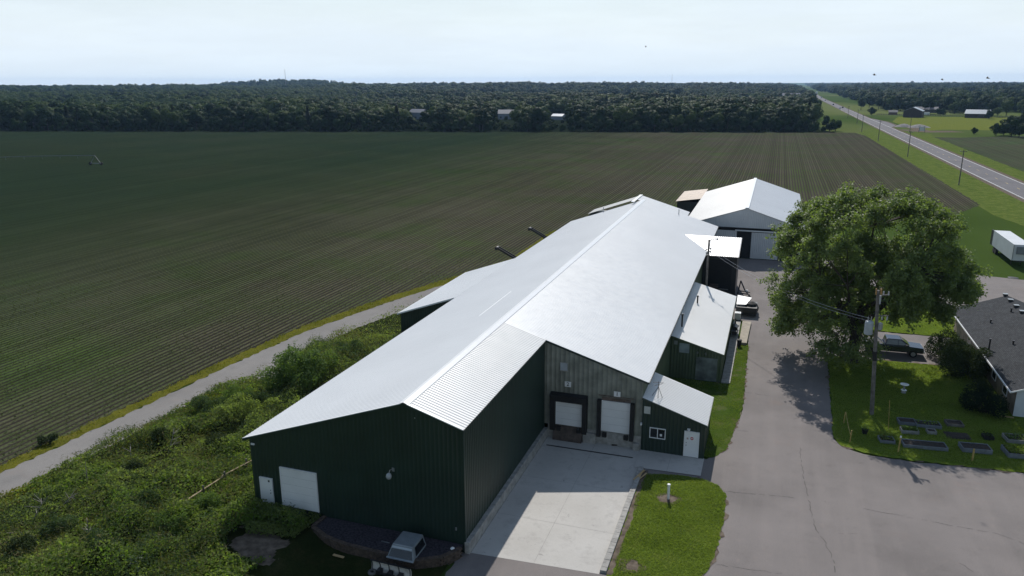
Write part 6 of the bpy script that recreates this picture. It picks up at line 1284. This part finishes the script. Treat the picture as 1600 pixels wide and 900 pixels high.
b1 = at(1320, 658); b2 = at(1328, 690); o = MB(); wire(o, (b1.x, b1.y, 0.9), (b2.x, b2.y, 0.6), 0.15, 0.025, 6); ob = o.build('rope', YELLOWWOOD); tag(ob, 'slack pale rope between the two yellow stakes at the lawn corner', 'rope')
b = at(1351, 678); pt = thing('flower_pot', 'black flower pot with a small plant at the foot of the utility pole', 'flower pot', (b.x, b.y, 0.03)); MB().lathe([(0.18, 0.03), (0.27, 0.42), (0.29, 0.42), (0.28, 0.36)], (b.x, b.y, 0), 14).build('pot', BLACK, pt)
rs_ = np.random.default_rng(3); P = np.array([b.x, b.y, 0.55])+rs_.normal(0, 0.14, (70, 3)); V, F_ = leaves(P, np.tile([0, 0, 1.0], (70, 1)), np.full(70, 0.16), rs_); mesh_np('plant', V, F_, LEAF_BUSH, pt, tint=rs_.uniform(0, 1, 70))
b = at(1411.5, 614); bb = thing('bird_bath', 'white bird bath on a pedestal in the shade of the maple', 'bird bath', (b.x, b.y, 0.03))
MB().lathe([(0.24, 0.03), (0.2, 0.1), (0.09, 0.2), (0.08, 0.7), (0.12, 0.78)], (b.x, b.y, 0), 14).build('pedestal', M('pale_stone', (0.35, 0.35, 0.35), 0.6), bb); MB().lathe([(0.1, 0.78), (0.36, 0.86), (0.40, 0.92), (0.34, 0.92), (0.1, 0.87)], (b.x, b.y, 0), 18).build('bowl', WHITE, bb); MB().lathe([(0.28, 0.30), (0.22, 0.36), (0.12, 0.36)], (b.x, b.y, 0), 14).build('lower_dish', WHITE, bb)
b = at(1421, 497); st_ = thing('garden_lantern', 'grey stone garden ornament on the grass beyond the pickup', 'ornament', (b.x, b.y, 0.03)); MB().lathe([(0.5, 0.03), (0.42, 0.25), (0.22, 0.4), (0.2, 0.9), (0.42, 1.0), (0.46, 1.1), (0.3, 1.5), (0.08, 1.8)], (b.x, b.y, 0), 10).build('body', CURBM, st_)
b = at(1474, 512); lp = thing('yard_lamp', 'thin dark lamp post on the grass strip beside the house corner', 'lamp post', (b.x, b.y, 0.03)); MB().cyl((b.x, b.y, 0), (b.x, b.y, 1.7), 0.035, 0.03, 7).build('post', BLACKMETAL, lp); MB().lathe([(0.06, 1.7), (0.13, 1.78), (0.11, 1.98), (0.03, 2.05)], (b.x, b.y, 0), 8).build('lantern', BLACKMETAL, lp)

# conveyors on the field side
def conveyor(yc, tipx, tipz, basex, basez, lb):
    t = thing('grain_conveyor', lb, 'conveyor', (basex, yc, 0)); a = Vector((basex+3.2, yc, basez-1.6)); b = Vector((tipx, yc, tipz)); d = (b-a).normalized()
    MB().bar(a, b, 0.75, 0.12).build('belt', BLACK, t); m_ = MB()
    for s in (-0.38, 0.38): m_.bar(a+Vector((0, s, 0.08)), b+Vector((0, s, 0.08)), 0.06, 0.30)
    m_.build('side_rail', BLACKMETAL, t); m_ = MB(); m_.cyl(b-Vector((0, 0.48, 0.05)), b+Vector((0, 0.48, -0.05)), 0.26, 0.26, 12); m_.build('head_pulley', BLACKMETAL, t)
    m_ = MB(); q = a.lerp(b, 0.55); m_.bar((q.x+0.6, yc-0.4, 0), (q.x, yc-0.4, q.z), 0.1); m_.bar((q.x+0.6, yc+0.4, 0), (q.x, yc+0.4, q.z), 0.1); m_.bar((q.x-0.6, yc-0.4, 0), (q.x, yc-0.4, q.z), 0.1); m_.bar((q.x-0.6, yc+0.4, 0), (q.x, yc+0.4, q.z), 0.1); m_.each('support_leg', BLACKMETAL, t)
conveyor(108, -39.8, 4.7, -37.2, 3.36, 'black inclined conveyor on the field side, the nearer of the two')
conveyor(120, -38.3, 5.66, -35.8, 4.27, 'black inclined conveyor on the field side, the farther of the two')
b = at(807, 397); o = MB().lathe([(0.9, 0), (1.1, 0.3), (0.9, 0.75), (0.3, 1.0)], (-37.8, 112.5, 0), 11).build('dark_heap', M('dark_heap_stuff', (0.09, 0.075, 0.08), 0.95, 0, 0.3, 2)); tag(o, 'small dark heap on the ground between the two conveyors', 'heap')

# irrigation pivot far out in the field
PIVM = M('dull_blue_grey_pipe', (0.13, 0.15, 0.18), 0.6, 0, 0.1)
pv = thing('irrigation_pivot', 'centre pivot irrigation span with wheeled tower out in the crop field', 'irrigation pivot', (-243.4, 221.5, 0))
MB().tube([Vector((-243.4, 221.5, 3.6)).lerp(Vector((-290, 172, 3.6)), k/12)+Vector((0, 0, 0.8*4*(k/12)*(1-k/12))) for k in range(13)], 0.11, 6).build('pipe', PIVM, pv)
m_ = MB()
for k in range(1, 12):
    q = Vector((-243.4, 221.5, 3.6)).lerp(Vector((-290, 172, 3.6)), k/12)+Vector((0, 0, 0.8*4*(k/12)*(1-k/12))); m_.bar(q, q-Vector((0, 0, 1.0)), 0.06)
m_.each('drop_tube', PIVM, pv)
m_ = MB()
for s in (-1, 1): m_.bar((-243.4+s*1.9, 221.5+s*0.6, 0.6), (-243.4, 221.5, 3.7), 0.12); m_.bar((-242.9+s*1.9, 221.0+s*0.6, 0.6), (-243.4, 221.5, 3.7), 0.12)
m_.bar((-245.3, 220.9, 0.7), (-241.5, 222.1, 0.7), 0.2); m_.build('tower', PIVM, pv)
for s in (-1, 1): MB().cyl((-243.4+s*2.0-0.05, 221.5+s*0.6+0.12, 0.6), (-243.4+s*2.0+0.05, 221.5+s*0.6-0.12, 0.6), 0.6, 0.6, 14).build('wheel', BLACK, pv)

# far farm buildings
def cottage(name, lb, cat, px, py, L, Wd, hw_, rise, rz_, wm, rm, win=True, wy=0):
    p_ = at(px, py); z = float(terrain(p_.x, p_.y)); r = thing(name, lb, cat, (p_.x, p_.y, z), rz_, local=True)
    m_ = MB(); m_.prism([(-L/2, -Wd/2, -0.5), (-L/2, Wd/2, -0.5), (-L/2, Wd/2, hw_), (-L/2, 0, hw_+rise), (-L/2, -Wd/2, hw_)], (L, 0, 0)); m_.build('wall', wm, r)
    m_ = MB()
    for s in (-1, 1): m_.prism([(-L/2-0.4, 0, hw_+rise+0.22), (-L/2-0.4, s*(Wd/2+0.4), hw_+0.02), (-L/2-0.4, s*(Wd/2+0.4), hw_-0.12), (-L/2-0.4, 0, hw_+rise+0.05)], (L+0.8, 0, 0))
    m_.build('roof', rm, r)
    if win:
        for k in range(3):
            x = -L/2+L*(k+0.5)/3; m_ = MB(); m_.box(x-0.6, x+0.6, -Wd/2-0.04, -Wd/2+0.02, 1.0, 2.3); w = m_.build('window', GLASS, r)
        m_ = MB(); m_.box(L/2-0.02, L/2+0.04, -0.6, 0.6, hw_*0.55, hw_*0.55+1.2); m_.build('window', GLASS, r)
    return r
WALLG = M('pale_grey_house_siding', (0.24, 0.27, 0.32), 0.6, 0, 0.1); WALLB = M('brown_barn_boards', (0.055, 0.043, 0.042), 0.8, 0, 0.2); ROOFG = M('blue_grey_house_roof', (0.11, 0.125, 0.16), 0.6, 0, 0.15); ROOFS = M('silver_barn_roof', (0.42, 0.45, 0.48), 0.4, 0.2, 0.1); ROOFD = M('dark_house_roof', (0.10, 0.10, 0.115), 0.7, 0, 0.15)
cottage('house', 'pale two storey house with grey roof among the trees beyond the crop field', 'house', 655, 186, 15, 9, 5.6, 2.6, R(-12), WALLG, ROOFG)
cottage('house', 'grey house half hidden by trees right of the pale two storey house', 'house', 792, 186, 14, 9, 4.6, 3.0, R(15), WALLG, ROOFG)
cottage('house', 'large grey house in the dark woods left of the highway', 'house', 1235, 158, 26, 12, 8, 4, R(10), WALLG, ROOFG)
cottage('barn', 'dark brown barn with silver roof across the meadow', 'barn', 1427, 183, 15, 14, 5.2, 3.0, R(75), WALLB, ROOFS, False)
cottage('house', 'long low house with dark roof behind the brown barn', 'house', 1448, 176, 18, 9, 3.2, 2.2, R(-6), WALLB, ROOFD)
cottage('house', 'dark house with light grey roof half hidden by trees across the meadow', 'house', 1527, 184, 17, 10, 3.4, 3.0, R(-20), WALLB, ROOFS)
cottage('shed', 'small reddish shed at the left end of the meadow farms', 'shed', 1395, 179, 7, 5, 2.2, 1.6, R(-8), M('faded_red_boards', (0.16, 0.08, 0.07), 0.8), ROOFD, False)
cottage('barn', 'long low white roofed building in the woods right of the highway', 'barn', 1370, 147, 40, 16, 5, 3, R(-20), WHITEW, WHITEW, False)
cottage('shed', 'low white shed roof among the trees at the field edge', 'shed', 873, 187, 10, 7, 3, 1.6, R(-14), WALLG, ROOFS, False)
p_ = at(1446, 180); hc = thing('white_van', 'white van parked beside the brown barn across the meadow', 'van', (p_.x, p_.y, 0), local=True); MB().box(-3, 3, -1.1, 1.1, 0.5, 2.6).build('body', WHITE, hc, bevel=0.15)
MB().box(1.6, 3.02, -1.0, 1.0, 1.6, 2.3).build('windscreen', GLASS, hc)
for x in (-1.9, 1.9): MB().cyl((x, -1.15, 0.45), (x, 1.15, 0.45), 0.45, 0.45, 10).build('wheel', BLACK, hc)
p_ = at(1440, 207); sg = thing('roadside_sign', 'white A-frame sign board on the meadow track by the highway', 'sign', (p_.x, p_.y, 0), local=True); MB().box(-1.6, 1.6, -0.1, 0.1, 0.9, 3.4).build('board', WHITEW, sg); m_ = MB()
for x in (-1.65, 1.65): m_.bar((x, -0.1, 0), (x*0.75, 0, 3.9), 0.2)
m_.build('frame', BLACKMETAL, sg)
for (px, py, rx, lb) in ((1412, 198, 6, 'grey gravel pile left of the meadow track pole'), (1436, 199, 7, 'grey gravel pile right of the meadow track pole')):
    p_ = at(px, py); m_ = MB(); m_.lathe([(rx, 0), (rx*0.7, 0.9), (rx*0.35, 1.7), (0.4, 2.1)], (p_.x, p_.y, -0.1), 14); o = m_.build('gravel_pile', M('grey_pile', (0.20, 0.19, 0.19), 0.95, 0, 0.25, 0.6)); tag(o, lb, 'gravel pile')
fn = thing('field_fence', 'dark post and rail fence along the far side of the meadow', 'fence', (130, 720, 0)); a = at(1370, 180); b = at(1600, 185); m_ = MB()
for k in range(60): q = a.lerp(b, k/59); m_.box(q.x-0.12, q.x+0.12, q.y-0.12, q.y+0.12, 0, 1.6)
m_.build('post', WOOD, fn); m_ = MB(); m_.bar(a+Vector((0, 0, 1.2)), b+Vector((0, 0, 1.2)), 0.12, 0.2); m_.bar(a+Vector((0, 0, 0.6)), b+Vector((0, 0, 0.6)), 0.12, 0.2); m_.build('rail', WOOD, fn)
# traffic
CARW = M('white_car_paint', (0.7, 0.7, 0.72), 0.25, 0, 0.05); CARD = M('dark_car_paint', (0.03, 0.03, 0.035), 0.25, 0, 0.05); CARS = M('silver_car_paint', (0.4, 0.41, 0.43), 0.25, 0.5, 0.05)
def car(x, y, mat, lb, s=1.0):
    r = thing('car', lb, 'car', (x, y, float(terrain(x, y))+0.04), R(90), local=True, group='cars far up the highway'); r.scale = (s, s, s)
    m_ = MB(); m_.prism([(-2.3, -0.9, 0.35), (2.3, -0.9, 0.35), (2.3, -0.9, 0.85), (1.2, -0.9, 0.98), (-2.1, -0.9, 1.0), (-2.3, -0.9, 0.85)], (0, 1.8, 0)); m_.build('body', mat, r, bevel=0.06)
    m_ = MB(); m_.prism([(-1.9, -0.78, 0.98), (1.1, -0.78, 0.98), (0.4, -0.7, 1.5), (-1.4, -0.7, 1.5)], (0, 1.52, 0)); m_.build('cabin', GLASS, r)
    m_ = MB(); m_.box(-1.35, 0.35, -0.7, 0.7, 1.502, 1.54); m_.build('roof', mat, r)
    for xx in (-1.45, 1.45): MB().cyl((xx, -0.92, 0.33), (xx, 0.92, 0.33), 0.33, 0.33, 10).build('wheel', BLACK, r)
car(63.2, 940, CARW, 'white car heading this way, nearest of the far highway traffic'); car(67.6, 965, CARD, 'dark car beside the nearest white car on the far highway'); car(64.5, 1085, CARD, 'dark car in the middle of the far highway traffic')
car(66.5, 1330, CARS, 'silver car well behind the middle dark car on the far highway'); car(70.0, 1550, CARW, 'white car near the top of the visible highway', 1.4)
tk_ = thing('box_truck', 'white box truck at the top of the visible highway', 'truck', (79, 2000, float(terrain(79, 2000))), R(100), local=True); MB().box(-5, 4, -1.5, 1.5, 1.0, 6.0).build('box', CARW, tk_); MB().box(4.1, 6, -1.3, 1.3, 0.7, 3.2).build('cab', CARW, tk_, bevel=0.1)
for x in (-3.5, 4.8): MB().cyl((x, -1.4, 0.6), (x, 1.4, 0.6), 0.6, 0.6, 10).build('wheel', BLACK, tk_)
# birds
def bird(px, py, dist, span, rz_, lb, roll=0.2):
    d = fw + CR*(px-800)/F_PX - CU*(py-450)/F_PX; P_ = Vector((0, 0, CAM_H))+Vector(d)*dist; m_ = MB(); s = span*0.34
    m_.lathe([(0.01, -0.16), (0.045, -0.06), (0.055, 0.03), (0.03, 0.12), (0.008, 0.15)], (0, 0, 0), 8); m_.v = [(x, z, y) for x, y, z in m_.v]
    for sg_ in (-1, 1): m_.add([(0, 0.06, 0.01), (0, -0.06, 0.01), (sg_*s*0.5, -0.05, 0.10), (sg_*s*0.5, 0.08, 0.10), (sg_*s, -0.07, 0.03), (sg_*s*0.95, -0.01, 0.03)], [(0, 3, 2, 1), (3, 5, 4, 2)])
    m_.add([(-0.02, -0.14, 0), (0.02, -0.14, 0), (0.06, -0.24, 0), (-0.06, -0.24, 0)], [(0, 1, 2, 3)])
    o = m_.build('bird', M('dark_swallow', (0.03, 0.03, 0.04), 0.7)); o.location = P_; o.rotation_euler = (0.15, roll, rz_); tag(o, lb, 'bird', 'birds in the sky')
bird(1009, 73, 75, 0.36, 0.4, 'dark bird high in the middle of the sky', 0.1); bird(1366, 117, 75, 0.36, 1.2, 'dark bird just above the horizon over the highway', 0.3); bird(1472, 124.5, 85, 0.32, 2.0, 'smallest bird, low on the horizon right of the highway', 0.1); bird(1543, 122, 70, 0.45, 0.9, 'bird with spread tilted wings low at the right', 0.6)
# masts
for (px, d_, h_, lb) in ((1034, 4200, 62, 'thin radio mast on the horizon right of centre'), (472, 2500, 62, 'faint thin mast on the wooded hill')):
    dv = fw + CR*(px-800)/F_PX; k = d_/math.hypot(dv[0], dv[1]); x, y = dv[0]*k, dv[1]*k; z = float(terrain(x, y)); o = MB().cyl((x, y, z), (x, y, z+h_), 0.8, 0.5, 5).build('radio_mast', M('mast_grey', (0.35, 0.34, 0.34), 0.6)); tag(o, lb, 'mast')

# ------------------------------------------------------------------ air
hz = MB().box(-7000, 7000, -300, 9500, -15, 90).build('haze', M('tmp', (1, 1, 1))); hz.data.materials.clear()
hm = bpy.data.materials.new('haze_air'); hm.use_nodes = True; ht = hm.node_tree; ht.nodes.clear(); ho = ht.nodes.new('ShaderNodeOutputMaterial'); hv = ht.nodes.new('ShaderNodeVolumePrincipled')
hv.inputs['Color'].default_value = (0.40, 0.64, 1.0, 1); hv.inputs['Density'].default_value = 0.000055; hv.inputs['Anisotropy'].default_value = 0.3; ht.links.new(hv.outputs[0], ho.inputs['Volume']); hz.data.materials.append(hm); tag(hz, 'thin summer haze', None, None, 'stuff')
print('objects', len(bpy.data.objects))
